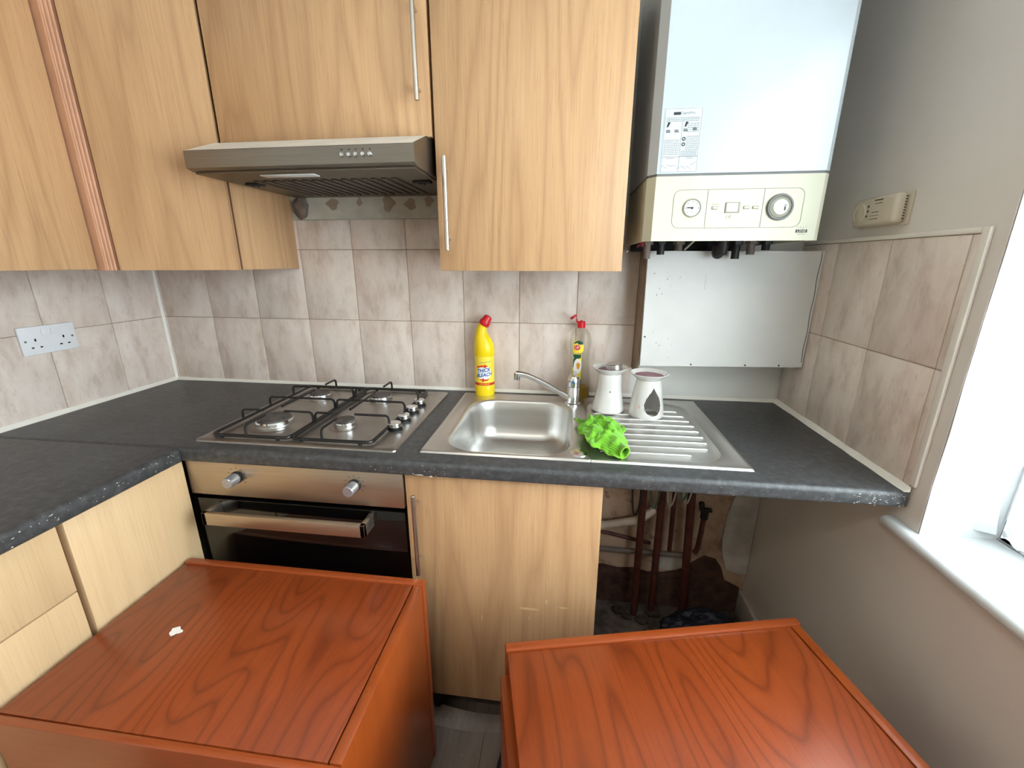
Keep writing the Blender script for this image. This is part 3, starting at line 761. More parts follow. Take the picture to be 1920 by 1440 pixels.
MB().lathe([(0.023, ZK-0.0022), (0.022, ZK-0.0004), (0.017, ZK), (0, ZK+0.0003)], (1.645, -0.515, 0), 28).build('tap_hole_cover', 'chrome', sk)
MB().lathe([(0.042, ZK-0.1478), (0.040, ZK-0.1465), (0.030, ZK-0.1475), (0.026, ZK-0.152), (0, ZK-0.152)], (1.46, -0.30, 0), 32).build('drain', 'chrome', bowl)
MB().lathe([(0.016, 0), (0.015, 0.001), (0.010, 0.0012), (0, -0.001)], (1.617, -0.40, ZK-0.045), 20, Vector((-1, 0, 0)).to_track_quat('Z', 'Y')).build('overflow', 'chrome', bowl)
# ------------------------------------------------------------------ tap
tp = thing('mixer_tap', (1.633, -0.135, ZK), 'chrome single-lever mixer tap with swivelling spout', 'tap')
tx, ty = 1.633, -0.128
MB().lathe([(0, ZK-0.002), (0.0265, ZK-0.002), (0.0265, ZK+0.004), (0.0215, ZK+0.007), (0.0205, ZK+0.012), (0.0205, ZK+0.058), (0.0195, ZK+0.0595), (0.0195, ZK+0.062), (0.0210, ZK+0.064), (0.0212, ZK+0.080), (0, ZK+0.080)], (tx, ty, 0), 36).build('tap_body', 'chrome', tp)
lv = MB().lathe([(0.0212, ZK+0.080), (0.0208, ZK+0.090), (0.0170, ZK+0.0975), (0.008, ZK+0.1005), (0, ZK+0.101)], (tx, ty, 0), 36).box(tx-0.012, tx+0.012, ty+0.0, ty+0.062, ZK+0.090, ZK+0.099, 0.004).build('lever', 'chrome', tp)
MB().cyl((tx-0.002, ty-0.0195, ZK+0.082), (tx-0.002, ty-0.0225, ZK+0.082), 0.0042, n=16).build('temperature_dot', 'label_blue', lv)
sp = [(tx-0.010, ty+0.002, ZK+0.020), (tx-0.05, ty+0.004, ZK+0.041), (tx-0.10, ty+0.008, ZK+0.067), (tx-0.135, ty+0.011, ZK+0.083), (tx-0.158, ty+0.012, ZK+0.0915), (tx-0.178, ty+0.014, ZK+0.095), (tx-0.196, ty+0.015, ZK+0.0955)]
MB().tube(sp, 0.01, 16, rad=[0.0120, 0.0105, 0.0098, 0.0095, 0.0098, 0.0108, 0.0114]).cyl((sp[-1][0]+0.003, sp[-1][1], sp[-1][2]+0.004), (sp[-1][0]+0.002, sp[-1][1], sp[-1][2]-0.021), 0.0120, 0.0112, n=24, bev=0.002).build('spout', 'chrome', tp)

# ------------------------------------------------------------------ boiler
bo = thing('gas_boiler', (1.995, -0.1, 1.43), 'white wall-hung gas boiler with cream control panel', 'boiler')
def bfoot(i): return [(1.788+i, -0.001), (1.788+i, -0.326), (1.806+i*0.5, -0.3505+i), (2.188-i*0.5, -0.3505+i), (2.199-i, -0.342), (2.199-i, -0.001)]
MB().prism([(1.790, -0.001), (1.790, -0.31), (2.197, -0.31), (2.197, -0.001)], 'z', 1.470, 2.20).build('inner_case', 'boiler_side_shaded', bo, smooth=False)
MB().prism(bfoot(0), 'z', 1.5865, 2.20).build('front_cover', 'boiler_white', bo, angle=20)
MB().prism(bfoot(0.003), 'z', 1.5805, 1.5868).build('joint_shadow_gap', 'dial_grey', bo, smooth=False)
# cream control fascia: hollow skirt
m = MB(); f_ = bfoot(0); z0, z1 = 1.432, 1.5808
inn = [(1.7925, -0.001), (1.7925, -0.323), (1.809, -0.3455), (2.185, -0.3455), (2.1945, -0.339), (2.1945, -0.001)]
k = len(f_)
vs = [(x, y, z0) for x, y in f_] + [(x, y, z1) for x, y in f_] + [(x, y, z0) for x, y in inn] + [(x, y, z1) for x, y in inn]
fs = []
for i in range(k-1):
    fs += [[i, i+1, k+i+1, k+i], [2*k+i, 3*k+i, 3*k+i+1, 2*k+i+1], [i, 2*k+i, 2*k+i+1, i+1], [k+i, k+i+1, 3*k+i+1, 3*k+i]]
fas = m.add(vs, fs).build('control_panel', 'boiler_cream', bo, angle=20)
MB().box(1.80, 2.19, -0.338, -0.002, 1.468, 1.474).build('underside', 'black_gap', bo, smooth=False)
yF = -0.3509
def ring_line(pts, w, y): # thin outline on the fascia plane
    return MB().tube([(x, y, z) for x, z in pts], w, 6, closed=True)
fas_pts = rrect(1.852, 2.150, 1.4625, 1.5500, 0.017, 6)
ring_line(fas_pts, 0.0006, yF).tube([(1.931, yF, 1.463), (1.931, yF, 1.5495)], 0.0006, 6).tube([(2.060, yF, 1.463), (2.060, yF, 1.5495)], 0.0006, 6).build('panel_outline', 'cream_line', fas)
qf = Vector((0, -1, 0)).to_track_quat('Z', 'Y')
gx, gz = 1.897, 1.5085
g = MB().lathe([(0.0215, 0), (0.0215, 0.003), (0.0195, 0.0038), (0.0185, 0.002), (0, 0.002)], (gx, -0.3505, gz), 40, qf).build('pressure_gauge', 'cream_line', fas)
MB().disc((gx, -0.3527, gz), 0.0183, (0, -1, 0), 36).build('gauge_face', 'dial_face', g)
m = MB().cyl((gx, -0.3528, gz), (gx, -0.3545, gz), 0.0028, n=14)
m.box(gx-0.012, gx, -0.3540, -0.3532, gz-0.0006, gz+0.0022)
for k_ in range(7):
    a = -0.25*PI + k_*1.5*PI/6; m.box(gx+0.0145*math.cos(a)-0.0007, gx+0.0145*math.cos(a)+0.0007, -0.3533, -0.3529, gz+0.0145*math.sin(a)-0.0013, gz+0.0145*math.sin(a)+0.0013)
m.build('needle', 'panel_print', g)
text_on('bar', 0.005, lambda x, y: (gx+x, -0.3531, gz-0.009+y)).build('gauge_lettering', 'panel_print', g, smooth=False)
dp = MB().box(1.974, 2.008, -0.3525, -0.3500, 1.4965, 1.5205, 0.001).build('display', 'cream_line', fas)
MB().box(1.977, 2.003, -0.3530, -0.3520, 1.4990, 1.5185).build('screen', 'lcd', dp)
for x in (1.9505, 2.0235, 2.044):
    bt = MB().box(x-0.0075, x+0.0075, -0.3520, -0.3500, 1.5045, 1.5115, 0.0008).build('button', 'cream_line', fas)
    MB().box(x-0.0062, x+0.0062, -0.3532, -0.3515, 1.5057, 1.5103, 0.0008).build('button_face', 'boiler_cream', bt)
for s_, x, z, sz in (('By-Pass', 1.9515, 1.5165, 0.0055), ('-', 2.0235, 1.5175, 0.008), ('+', 2.044, 1.5175, 0.008), ('1.0', 1.984, 1.4875, 0.011)):
    text_on(s_, sz, lambda a, b: (x+a, yF-0.0002, z+b)).build('panel_lettering', 'cream_line', fas, smooth=False)
dx_, dz_ = 2.0985, 1.508
dl = MB().lathe([(0.0300, 0), (0.0300, 0.004), (0.0285, 0.007), (0.0250, 0.007), (0.0240, 0.004), (0, 0.004)], (dx_, -0.3505, dz_), 48, qf).build('timer_dial', 'dial_grey', fas)
MB().lathe([(0.0240, 0.004), (0.0236, 0.0055), (0.0180, 0.0060), (0, 0.0060)], (dx_, -0.3505, dz_), 48, qf).build('dial_ring', 'cream_line', dl)
MB().lathe([(0.0172, 0.0060), (0.0168, 0.0078), (0, 0.0080)], (dx_, -0.3505, dz_), 40, qf).build('dial_face', 'dial_face', dl)
m = MB()
for k_ in range(48):
    a = 2*PI*k_/48; c_, s_ = math.cos(a), math.sin(a)
    m.box(dx_+0.0212*c_-0.0004, dx_+0.0212*c_+0.0004, -0.3573, -0.3564, dz_+0.0212*s_-0.0004, dz_+0.0212*s_+0.0004)
m.box(dx_+0.0075, dx_+0.0105, -0.3595, -0.3582, dz_-0.008, dz_+0.001)
m.box(dx_+0.0065, dx_+0.013, -0.3592, -0.3582, dz_+0.003, dz_+0.0045)
tag(m.build('dial_marks', 'panel_print', dl), kind='stuff')
lg = MB().box(2.1435, 2.1695, -0.3512, -0.3503, 1.4500, 1.4572).build('logo_block', 'panel_print', fas)
text_on('LINE', 0.0082, lambda x, y: (2.1565+x*1.25, -0.3514, 1.4535+y)).build('logo_lettering', 'boiler_cream', lg, smooth=False)
m = text_on('H E A T', 0.0070, lambda x, y: (2.1565+x, -0.3509, 1.4618+y)); q_ = text_on('CaprizPlus', 0.0045, lambda x, y: (2.1575+x, -0.3509, 1.4465+y)); m.add(q_.v, q_.f)
m.build('logo_lettering', 'cream_line', fas, smooth=False)
# instruction sticker
st = MB().box(1.8125, 1.8985, -0.3512, -0.3504, 1.5885, 1.7265).build('sticker', 'sticker_paper', bo)
ys = -0.3515
m = MB().tube([(x, ys+0.0003, z) for x, z in ((1.8145, 1.5905), (1.8965, 1.5905), (1.8965, 1.7245), (1.8145, 1.7245))], 0.0004, 4, closed=True)
m.tube([(1.8145, ys+0.0003, 1.623), (1.8965, ys+0.0003, 1.623)], 0.0004, 4).tube([(1.8545, ys+0.0003, 1.5905), (1.8545, ys+0.0003, 1.6985)], 0.0004, 4)
rs = random.Random(3)
def scribble(x0, x1, z, h): # one illegible printed line, word by word
    x = x0
    while x < x1:
        w_ = rs.uniform(0.002, 0.006); m.box(x, min(x+w_, x1), ys, ys+0.0004, z-h/2, z+h/2); x += w_+0.0011
for i in range(3): scribble(1.818, 1.893, 1.7055-i*0.0032, 0.0011)
for i in range(5): scribble(1.867, 1.894, 1.6930-i*0.0042, 0.0011)
for i in range(9): scribble(1.8165, 1.852, 1.659-i*0.0038, 0.0011)
for i in range(8): scribble(1.866, 1.895, 1.666-i*0.0040, 0.0012)
for i in range(5): scribble(1.857, 1.894, 1.6345-i*0.0025, 0.0010)
scribble(1.826, 1.842, 1.620, 0.0012); scribble(1.870, 1.885, 1.620, 0.0012)
for k_ in range(7):
    a = rs.uniform(-0.7, 0.7); cx_ = 1.822+k_*0.011; cz_ = 1.603+rs.uniform(-0.004, 0.006)
    m.tube([(cx_-0.006, ys+0.0002, cz_-0.006*a), (cx_+0.006, ys+0.0002, cz_+0.006*a)], 0.0003, 4)
tag(m.build('printing', 'sticker_ink', st, smooth=False), kind='stuff')
m = MB()
m.box(1.833, 1.849, ys, ys+0.0003, 1.7115, 1.7175)
for x, z in ((1.819, 1.6865), (1.8595, 1.6865)): m.add([(x, ys, z), (x+0.004, ys, z), (x+0.009, ys, z+0.010), (x+0.003, ys, z+0.011)], [[0, 1, 2, 3]])
for x, z in ((1.819, 1.6755), (1.838, 1.6755), (1.858, 1.6770), (1.879, 1.6785)):
    m.box(x, x+0.010, ys, ys+0.0003, z, z+0.0022); m.box(x, x+0.009, ys, ys+0.0003, z+0.0034, z+0.0052)
for z in (1.661, 1.6495): m.lathe([(0.0042, 0), (0.0042, 0.0003), (0.0020, 0.0003)], (1.861, ys, z), 18, qf)
tag(m.build('printed_symbols', 'sticker_ink_dark', st, smooth=False), kind='stuff')
text_on('CaprizPlus', 0.0075, lambda x, y: (1.8655+x, ys, 1.7150+y)).build('sticker_lettering', 'sticker_ink', st, smooth=False)
MB().box(1.802, 2.115, -0.10, -0.002, 1.4135, 1.4675, 0.004).build('underside_shade_block', 'black_gap', bo)  # black block added in place of the shade beneath the boiler
# underside pipework
m = MB().tube([(2.029, -0.20, 1.475), (2.029, -0.205, 1.425), (2.031, -0.195, 1.405)], 0.014, 14)
m.lathe([(0.0165, 0), (0.0165, 0.020), (0.013, 0.030), (0.006, 0.0345), (0, 0.035)], (2.031, -0.16, 1.425), 20, Vector((0, -0.12, -1)).to_track_quat('Z', 'Y'))
m.build('relief_pipe', 'black_plastic', bo)
for i, x in enumerate((1.83, 1.87, 1.92, 2.08, 2.12, 2.16)):
    MB().cyl((x, -0.16, 1.39+0.012*(i % 3)), (x, -0.16, 1.472), 0.011, n=14).lathe([(0.017, 1.43), (0.017, 1.452)], (x, -0.16, 0), 6).build('pipe_union', 'black_plastic' if i % 2 else 'pipe_grey', bo)
MB().tube([(1.965, -0.20, 1.472), (1.955, -0.21, 1.445), (1.93, -0.19, 1.415)], 0.0028, 8).build('cable', 'cable_pale', bo)
MB().tube([(1.812, -0.28, 1.470), (1.805, -0.25, 1.445), (1.81, -0.20, 1.425)], 0.003, 8).tube([(1.82, -0.28, 1.470), (1.812, -0.24, 1.44), (1.80, -0.18, 1.425)], 0.003, 8).build('cable', 'cable_red', bo)
cb = MB().tube([(1.762, -0.01, 1.62), (1.762, -0.03, 1.50), (1.765, -0.06, 1.455), (1.772, -0.10, 1.425), (1.779, -0.12, 1.412)], 0.0035, 8)
solo('power_cable', cb, 'cable_pale', (1.77, -0.03, 1.5), 'thin pale cable hanging in the gap beside the boiler', 'cable')

# ------------------------------------------------------------------ boxed-in panel under boiler
bp = thing('pipe_boxing', (2.09, -0.06, 1.055), 'white painted boxing panel hiding pipes below the boiler', 'boxing')
MB().prism([(1.846, 1.054), (W-0.003, 1.064), (W-0.0005, 1.412), (1.842, 1.4135)], 'y', -0.122, -0.106).build('front_panel', 'box_panel_white', bp, smooth=False)
MB().box(1.8385, 1.8445, -0.1055, 0.005, 1.018, 1.4125).build('side_board', 'box_side_brown', bp, smooth=False)
MB().box(W-0.016, W-0.0008, -0.1055, 0.004, 1.075, 1.41).build('wall_batten', 'box_panel_white', bp, smooth=False)
MB().box(1.8445, W-0.0165, -0.1058, 0.004, 1.058, 1.070).build('added_bottom_board', 'box_panel_white', bp, smooth=False)  # unseen white board added to keep the drainer's reflection from going dark
for x, z in ((2.005, 1.0635), (2.170, 1.066), (1.8535, 1.150), (2.27, 1.068)):
    MB().cyl((x, -0.1215, z), (x, -0.1228, z), 0.0028, n=12).build('screw_hole', 'panel_print', bp)
m = MB()
for i in range(26):
    x = 1.86+abs(random.gauss(0, 0.05)); z = random.uniform(1.07, 1.36); r = random.uniform(0.0006, 0.0018)
    m.add([(x+r*math.cos(a), -0.1223, z+r*1.4*math.sin(a)) for a in [2*PI*k_/7 for k_ in range(7)]], [list(range(7))])
m.box(2.018, 2.0188, -0.1223, -0.1221, 1.30, 1.345)
tag(m.build('stain', 'cable_pale', bp, smooth=False), kind='stuff')
m = MB()
zz = [1.08+0.33*i/24 for i in range(25)]
m.tube([(W-0.008+0.0012*math.sin(z*60), -0.1222, z) for z in zz], 0.0009, 5).build('crack', 'panel_print', bp)

# ------------------------------------------------------------------ carbon-monoxide style alarm on right wall
al = thing('wall_alarm', (WX, -0.33, 1.465), 'small cream alarm unit fixed on the grey right wall', 'alarm')
MB().box(WX-0.032, WX-0.004, -0.406, -0.256, 1.4655, 1.5305, 0.010, 3).box(WX-0.006, WX+0.0, -0.412, -0.252, 1.463, 1.533, 0.002).build('case', 'alarm_cream', al)
MB().lathe([(0.0235, 0), (0.0225, 0.003), (0.0185, 0.0035), (0.0170, 0.001), (0.010, 0.0035), (0, 0.0042)], (WX-0.0315, -0.286, 1.498), 32, Vector((-1, 0, 0)).to_track_quat('Z', 'Y')).build('sounder', 'alarm_cream', al)
for k_, (y, z) in enumerate(((-0.3165, 1.510), (-0.3165, 1.499), (-0.3150, 1.488))): MB().cyl((WX-0.0310, y, z), (WX-0.0328, y, z), 0.0026, n=12).build('indicator', 'panel_print', al)
m = MB()
for y0, y1, z, hh in ((-0.334, -0.362, 1.5215, 0.0028), (-0.336, -0.362, 1.514, 0.0012), (-0.331, -0.354, 1.495, 0.0014), (-0.326, -0.356, 1.4875, 0.0010), (-0.327, -0.355, 1.4805, 0.0014)):
    m.box(WX-0.0325, WX-0.0319, y0, y1, z-hh/2, z+hh/2)
tag(m.build('printing', 'alarm_print', al), kind='stuff')
m = MB()
for k_ in range(9): m.box(WX-0.014, WX-0.010, -0.4065, -0.4045, 1.474+k_*0.0058, 1.4768+k_*0.0058)
tag(m.build('vent_slot', 'alarm_print', al), kind='stuff')

# ------------------------------------------------------------------ double socket on left wall
so = thing('double_socket', (0.0, -0.402, 1.108), 'white double power socket on the tiled left wall', 'socket')
fp = MB().box(0.0, 0.0085, -0.4765, -0.3275, 1.1075, 1.1925, 0.003).build('face_plate', 'white_plastic', so)
for yc in (-0.4395, -0.3645):
    MB().box(0.0075, 0.0089, yc-0.0022, yc+0.0022, 1.148, 1.156).build('pin_hole', 'black_gap', so)
    for s_ in (-1, 1): MB().box(0.0075, 0.0089, yc+s_*0.011-0.0033, yc+s_*0.011+0.0033, 1.1275, 1.1315).build('pin_hole', 'black_gap', so)
for yc, tl in ((-0.4145, 1), (-0.3895, -1)):
    MB().box(0.008, 0.0112, yc-0.006, yc+0.006, 1.163, 1.182, 0.001).build('rocker_switch', 'white_plastic', so)
for yc in (-0.4645, -0.3395):
    MB().cyl((0.0078, yc, 1.150), (0.0092, yc, 1.150), 0.0032, n=14).build('screw', 'dial_grey', so)

# ------------------------------------------------------------------ bleach bottle
bx, by = 1.313, -0.0445
bl = thing('bleach_bottle', (bx, by, ZT), 'yellow thick bleach bottle with red angled cap behind the sink', 'bottle')
m = MB()
sec = [(0.0, 0.034, 0, 0), (0.003, 0.0355, 0, 0), (0.02, 0.0362, 0, 0), (0.036, 0.0362, 0, 0), (0.038, 0.0352, 0, 0), (0.150, 0.0352, 0, 0), (0.152, 0.0362, 0, 0), (0.175, 0.036, 0, 0), (0.19, 0.0345, -0.001, 0),
       (0.205, 0.0305, -0.004, 0), (0.220, 0.0255, -0.0075, 0.1), (0.232, 0.0210, -0.0090, 0.2), (0.243, 0.0180, -0.0080, 0.32), (0.255, 0.0165, -0.0035, 0.5), (0.262, 0.0160, 0.0005, 0.55)]
N = 36; vs = []; fs = []
for z, r, ox, tl in sec:
    for k_ in range(N):
        a = 2*PI*k_/N; p = Vector((r*math.cos(a), r*math.sin(a), 0)); p = Matrix.Rotation(tl, 3, 'Y') @ p
        vs.append((bx+ox+p.x, by+p.y*0.92, ZT+z+p.z))
for i in range(len(sec)-1):
    for k_ in range(N): fs.append([i*N+k_, i*N+(k_+1) % N, (i+1)*N+(k_+1) % N, (i+1)*N+k_])
fs.append(list(range(N))[::-1]); fs.append([(len(sec)-1)*N+k_ for k_ in range(N)])
m.add(vs, fs).build('bottle_body', 'bleach_yellow', bl, angle=40)
qc = Matrix.Rotation(0.55, 3, 'Y').to_quaternion()
MB().lathe([(0.0185, -0.003), (0.0195, 0.0), (0.0195, 0.010), (0.0165, 0.016), (0.0150, 0.026), (0.0125, 0.032), (0.006, 0.034), (0, 0.034)], (bx+0.0005, by, ZT+0.260), 24, qc).build('cap', 'cap_red', bl, angle=50)
RB = 0.0356
def onb(u, z, r=RB): # u: arc length from the front, z: height above worktop
    a = -PI/2 + u/r + 0.14; return (bx+r*math.cos(a), by+0.92*r*math.sin(a), ZT+z)
def patch_b(z0, z1, u0, u1, mat, name, parent, r, fn=None, nu=20, nz=8):
    mbb = MB(); vs = []; fs = []
    for i in range(nu+1):
        for j in range(nz+1): vs.append(onb(u0+(u1-u0)*i/nu, z0+(z1-z0)*j/nz, r))
    for i in range(nu):
        for j in range(nz): a = i*(nz+1)+j; fs.append([a, a+1, a+nz+2, a+nz+1])
    return mbb.add(vs, fs).build(name, mat, parent)
lb = patch_b(0.040, 0.148, -0.05, 0.05, 'label_yellow', 'label', bl, RB)
def shape_b(pts, mat, name, r):
    # fan with interior rings so the shape follows the curve of the bottle
    cu = sum(p[0] for p in pts)/len(pts); cz = sum(p[1] for p in pts)/len(pts); vs = [onb(cu, cz, r)]; n = len(pts); R_ = 5
    for q in range(1, R_+1): vs += [onb(cu+(p[0]-cu)*q/R_, cz+(p[1]-cz)*q/R_, r) for p in pts]
    fs = [[0, 1+i, 1+(i+1) % n] for i in range(n)]
    for q in range(R_-1): fs += [[1+q*n+i, 1+q*n+(i+1) % n, 1+(q+1)*n+(i+1) % n, 1+(q+1)*n+i] for i in range(n)]
    return MB().add(vs, fs).build(name, mat, lb)
shape_b([(0.027*math.cos(a)-0.001, 0.089+0.026*math.sin(a)) for a in [2*PI*k_/28 for k_ in range(28)]], 'label_white', 'label_panel', RB+0.0003)
shape_b([(-0.030, 0.106), (-0.026, 0.114), (-0.010, 0.118), (0.002, 0.117), (0.002, 0.1215), (0.014, 0.113), (0.002, 0.1065), (0.002, 0.110), (-0.012, 0.110)], 'label_red', 'arrow', RB+0.0006)
shape_b([(0.022, 0.069), (0.010, 0.060), (-0.004, 0.060), (-0.004, 0.055), (-0.018, 0.065), (-0.004, 0.071), (-0.004, 0.067), (0.006, 0.066)], 'label_red', 'arrow', RB+0.0006)
patch_b(0.0425, 0.0525, -0.05, 0.05, 'label_red', 'label_band', lb, RB+0.0003)
def tb(body, size, u0, z0, slant, mat, r, sx=1.0, bold=0.0):
    m_ = text_on(body, size, lambda x, y: onb(u0+x*sx+y*0.15, z0+y+x*slant, r), bold=bold); return m_.build('label_lettering', mat, lb, smooth=False)
for r_, mat_, e in ((RB+0.0009, 'label_blue', 0.0),):
    tb('THICK', 0.0185, -0.002, 0.0985, 0.12, mat_, r_, 0.92, 0.035); tb('BLEACH', 0.0185, 0.000, 0.0820, 0.12, mat_, r_, 0.88, 0.035)
tb('CLEAN AND FRESH', 0.0052, 0.004, 0.128, 0.10, 'label_blue', RB+0.0006); tb('KILLS GERMS', 0.0062, 0.0, 0.0475, 0, 'label_yellow', RB+0.0006)

# ------------------------------------------------------------------ washing-up liquid bottle
wx, wy = 1.653, -0.040
wu = thing('washing_up_bottle', (wx, wy, ZT), 'clear washing-up liquid bottle with open red flip cap behind the tap', 'bottle')
prof = [(0.036, 0.001), (0.0385, 0.006), (0.0385, 0.05), (0.0370, 0.09), (0.0335, 0.130), (0.0325, 0.150), (0.0345, 0.175), (0.0365, 0.200), (0.0365, 0.215), (0.033, 0.232), (0.024, 0.247), (0.0145, 0.2525), (0.0115, 0.256)]
def lathe_e(pf, ey, mb_=None):
    mbb = mb_ or MB(); n0 = len(mbb.v); mbb.lathe([(r, z+ZT) for r, z in pf], (wx, 0, 0), 40)
    mbb.v[n0:] = [(v[0], wy+v[1]*ey, v[2]) for v in mbb.v[n0:]]; return mbb
lathe_e([(0, 0.001)]+prof, 0.72).build('bottle_body', 'clear_bottle', wu, angle=60)
lathe_e([(0, 0.003), (0.0345, 0.003), (0.0368, 0.008), (0.0368, 0.044), (0, 0.044)], 0.70).build('liquid', 'washing_up_liquid', wu, angle=60)
cp = MB().lathe([(0.0135, ZT+0.2535), (0.0140, ZT+0.258), (0.0140, ZT+0.2735), (0.0125, ZT+0.2755), (0.004, ZT+0.276), (0.0035, ZT+0.2795), (0, ZT+0.28)], (wx, wy, 0), 24).build('cap', 'cap_red', wu)
ql = (Matrix.Rotation(-0.55, 3, 'Y')).to_quaternion()
MB().lathe([(0, 0), (0.0125, 0), (0.0130, 0.003), (0.0115, 0.007), (0, 0.0085)], (wx-0.0255, wy, ZT+0.287), 24, ql).box(wx-0.018, wx-0.012, wy-0.005, wy+0.005, ZT+0.2715, ZT+0.283, 0.001).build('flip_lid', 'cap_red', cp)
def onw(u, z, d=0.0008):
    # radius of the bottle at height z
    for (r0, z0), (r1, z1) in zip(prof, prof[1:]):
        if z0 <= z <= z1: r = r0+(r1-r0)*(z-z0)/(z1-z0); break
    else: r = 0.03
    a = -PI/2 + u/0.036 - 0.20; return (wx+(r+d)*math.cos(a), wy+(r*0.72+d)*math.sin(a), ZT+z)
def shape_w(pts, mat, name, d, parent):
    cu = sum(p[0] for p in pts)/len(pts); cz = sum(p[1] for p in pts)/len(pts); vs = [onw(cu, cz, d)]; n = len(pts); R_ = 6
    for q in range(1, R_+1): vs += [onw(cu+(p[0]-cu)*q/R_, cz+(p[1]-cz)*q/R_, d) for p in pts]
    fs = [[0, 1+i, 1+(i+1) % n] for i in range(n)]
    for q in range(R_-1): fs += [[1+q*n+i, 1+q*n+(i+1) % n, 1+(q+1)*n+(i+1) % n, 1+(q+1)*n+i] for i in range(n)]
    return MB().add(vs, fs).build(name, mat, parent)
def dens(pts, k_=4):
    out = []
    for a, b in zip(pts, pts[1:]+pts[:1]):
        for i in range(k_): out.append((a[0]+(b[0]-a[0])*i/k_, a[1]+(b[1]-a[1])*i/k_))
    return out
lw = shape_w(dens([(-0.022, 0.172), (-0.021, 0.190), (-0.014, 0.210), (-0.006, 0.214), (0.0, 0.196), (0.018, 0.200), (0.019, 0.180), (0.014, 0.170), (-0.014, 0.166)]), 'label_yellow', 'label', 0.0008, wu)
shape_w([(0.016*math.cos(a)+0.000, 0.198+0.014*math.sin(a)) for a in [0.05*PI+0.9*PI*k_/12 for k_ in range(13)]], 'label_green', 'label_arc', 0.0012, wu)
shape_w([(-0.004+0.011*math.cos(a), 0.188+0.009*math.sin(a)) for a in [2*PI*k_/16 for k_ in range(16)]], 'label_pink', 'label_roundel', 0.0016, wu)
text_on('UP', 0.011, lambda x, y: onw(-0.004+x, 0.188+y, 0.0020)).build('label_lettering', 'label_white', wu, smooth=False)
l2 = shape_w(dens([(-0.019, 0.060), (-0.019, 0.164), (0.013, 0.166), (0.013, 0.060)], 6), 'label_yellow', 'lower_label', 0.0008, wu)
shape_w(dens([(-0.0185, 0.150), (-0.0185, 0.163), (0.011, 0.164), (0.011, 0.152), (-0.012, 0.150), (-0.015, 0.12), (-0.0185, 0.115)]), 'label_green', 'label_arc', 0.0011, wu)
shape_w([(-0.001+0.0145*math.cos(a), 0.122+0.027*math.sin(a)) for a in [2*PI*k_/24 for k_ in range(24)]], 'label_white', 'label_plate', 0.0014, wu)
shape_w([(0.002+0.0065*math.cos(a)*(1+0.2*math.sin(3*a)), 0.124+0.012*math.sin(a)) for a in [2*PI*k_/18 for k_ in range(18)]], 'label_orange', 'label_fruit', 0.0018, wu)
shape_w(dens([(-0.019, 0.060), (-0.004, 0.076), (0.013, 0.076), (0.013, 0.060)]), 'label_green', 'label_arc', 0.0012, wu)

# ------------------------------------------------------------------ oil burners
def oil_burner(loc, prof, dish, label, hole=None):
    t_ = thing('oil_burner', loc, label, 'oil burner', 'oil burners on the drainer')
    x, y, z = loc; NN = 160; mbb = MB(); vs = []; fs = []
    # resample profile
    P = []
    for (r0, z0), (r1, z1) in zip(prof, prof[1:]):
        k_ = max(1, int(math.ceil(abs(z1-z0)/0.0022)))
        for i in range(k_): P.append((r0+(r1-r0)*i/k_, z0+(z1-z0)*i/k_))
    P.append(prof[-1])
    # smooth the radius
    for _ in range(6): P = [P[0]]+[((P[i-1][0]+2*P[i][0]+P[i+1][0])/4, P[i][1]) for i in range(1, len(P)-1)]+[P[-1]]
    for r, zz_ in P:
        for k_ in range(NN): a = 2*PI*k_/NN; vs.append((x+r*math.cos(a), y+r*math.sin(a), z+zz_))
    for i in range(len(P)-1):
        for k_ in range(NN):
            am = 2*PI*(k_+0.5)/NN; rm = P[i][0]; zm = (P[i][1]+P[i+1][1])/2
            if hole:
                da = (am-hole[0]+PI) % (2*PI)-PI; s_ = (zm-hole[1])/hole[3]
                if 0 <= s_ <= 1:
                    w_ = hole[2]*math.sqrt(max(0, s_))*0 + hole[2]*(math.sin(PI*min(1, s_)**0.62))**0.9*(1.0 if s_ < 0.45 else (1-((s_-0.45)/0.55)**2.2*0.55))
                    if abs(da*rm) < w_: continue
            fs.append([i*NN+k_, i*NN+(k_+1) % NN, (i+1)*NN+(k_+1) % NN, (i+1)*NN+k_])
    ob = mbb.add(vs, fs).build('burner_body', 'glazed_white', t_, angle=60)
    md = ob.modifiers.new('wall', 'SOLIDIFY'); md.thickness = 0.0045; md.offset = -1
    MB().lathe(dish, loc, 64).build('dish', 'glazed_white', t_, angle=50)
    return t_
dz0 = 0.122
dishL = [(0.0, dz0+0.001), (0.030, dz0), (0.036, dz0+0.001), (0.044, dz0+0.008), (0.0555, dz0+0.018), (0.0568, dz0+0.0205), (0.0548, dz0+0.0215), (0.045, dz0+0.0135), (0.034, dz0+0.006), (0.0, dz0+0.005)]
zd = ZK-0.0005
ob1 = oil_burner((1.747, -0.166, zd), [(0.0515, 0.0), (0.0525, 0.003), (0.0500, 0.018), (0.0440, 0.045), (0.0400, 0.070), (0.0385, 0.095), (0.0385, 0.112), (0.0355, 0.124)], dishL, 'white ceramic oil burner nearest the tap, a tin cup on top')
MB().lathe([(0.0405, dz0+0.0085), (0.0405, dz0+0.0105), (0, dz0+0.0110)], (1.747, -0.166, zd), 40).build('wax', 'purple_wax', ob1)
MB().box(1.7455, 1.7485, -0.2082, -0.2055, zd+0.068, zd+0.073, 0.0008).build('glaze_chip', 'alarm_print', ob1)
dishR = [(r*1.03, z-0.006) for r, z in dishL]
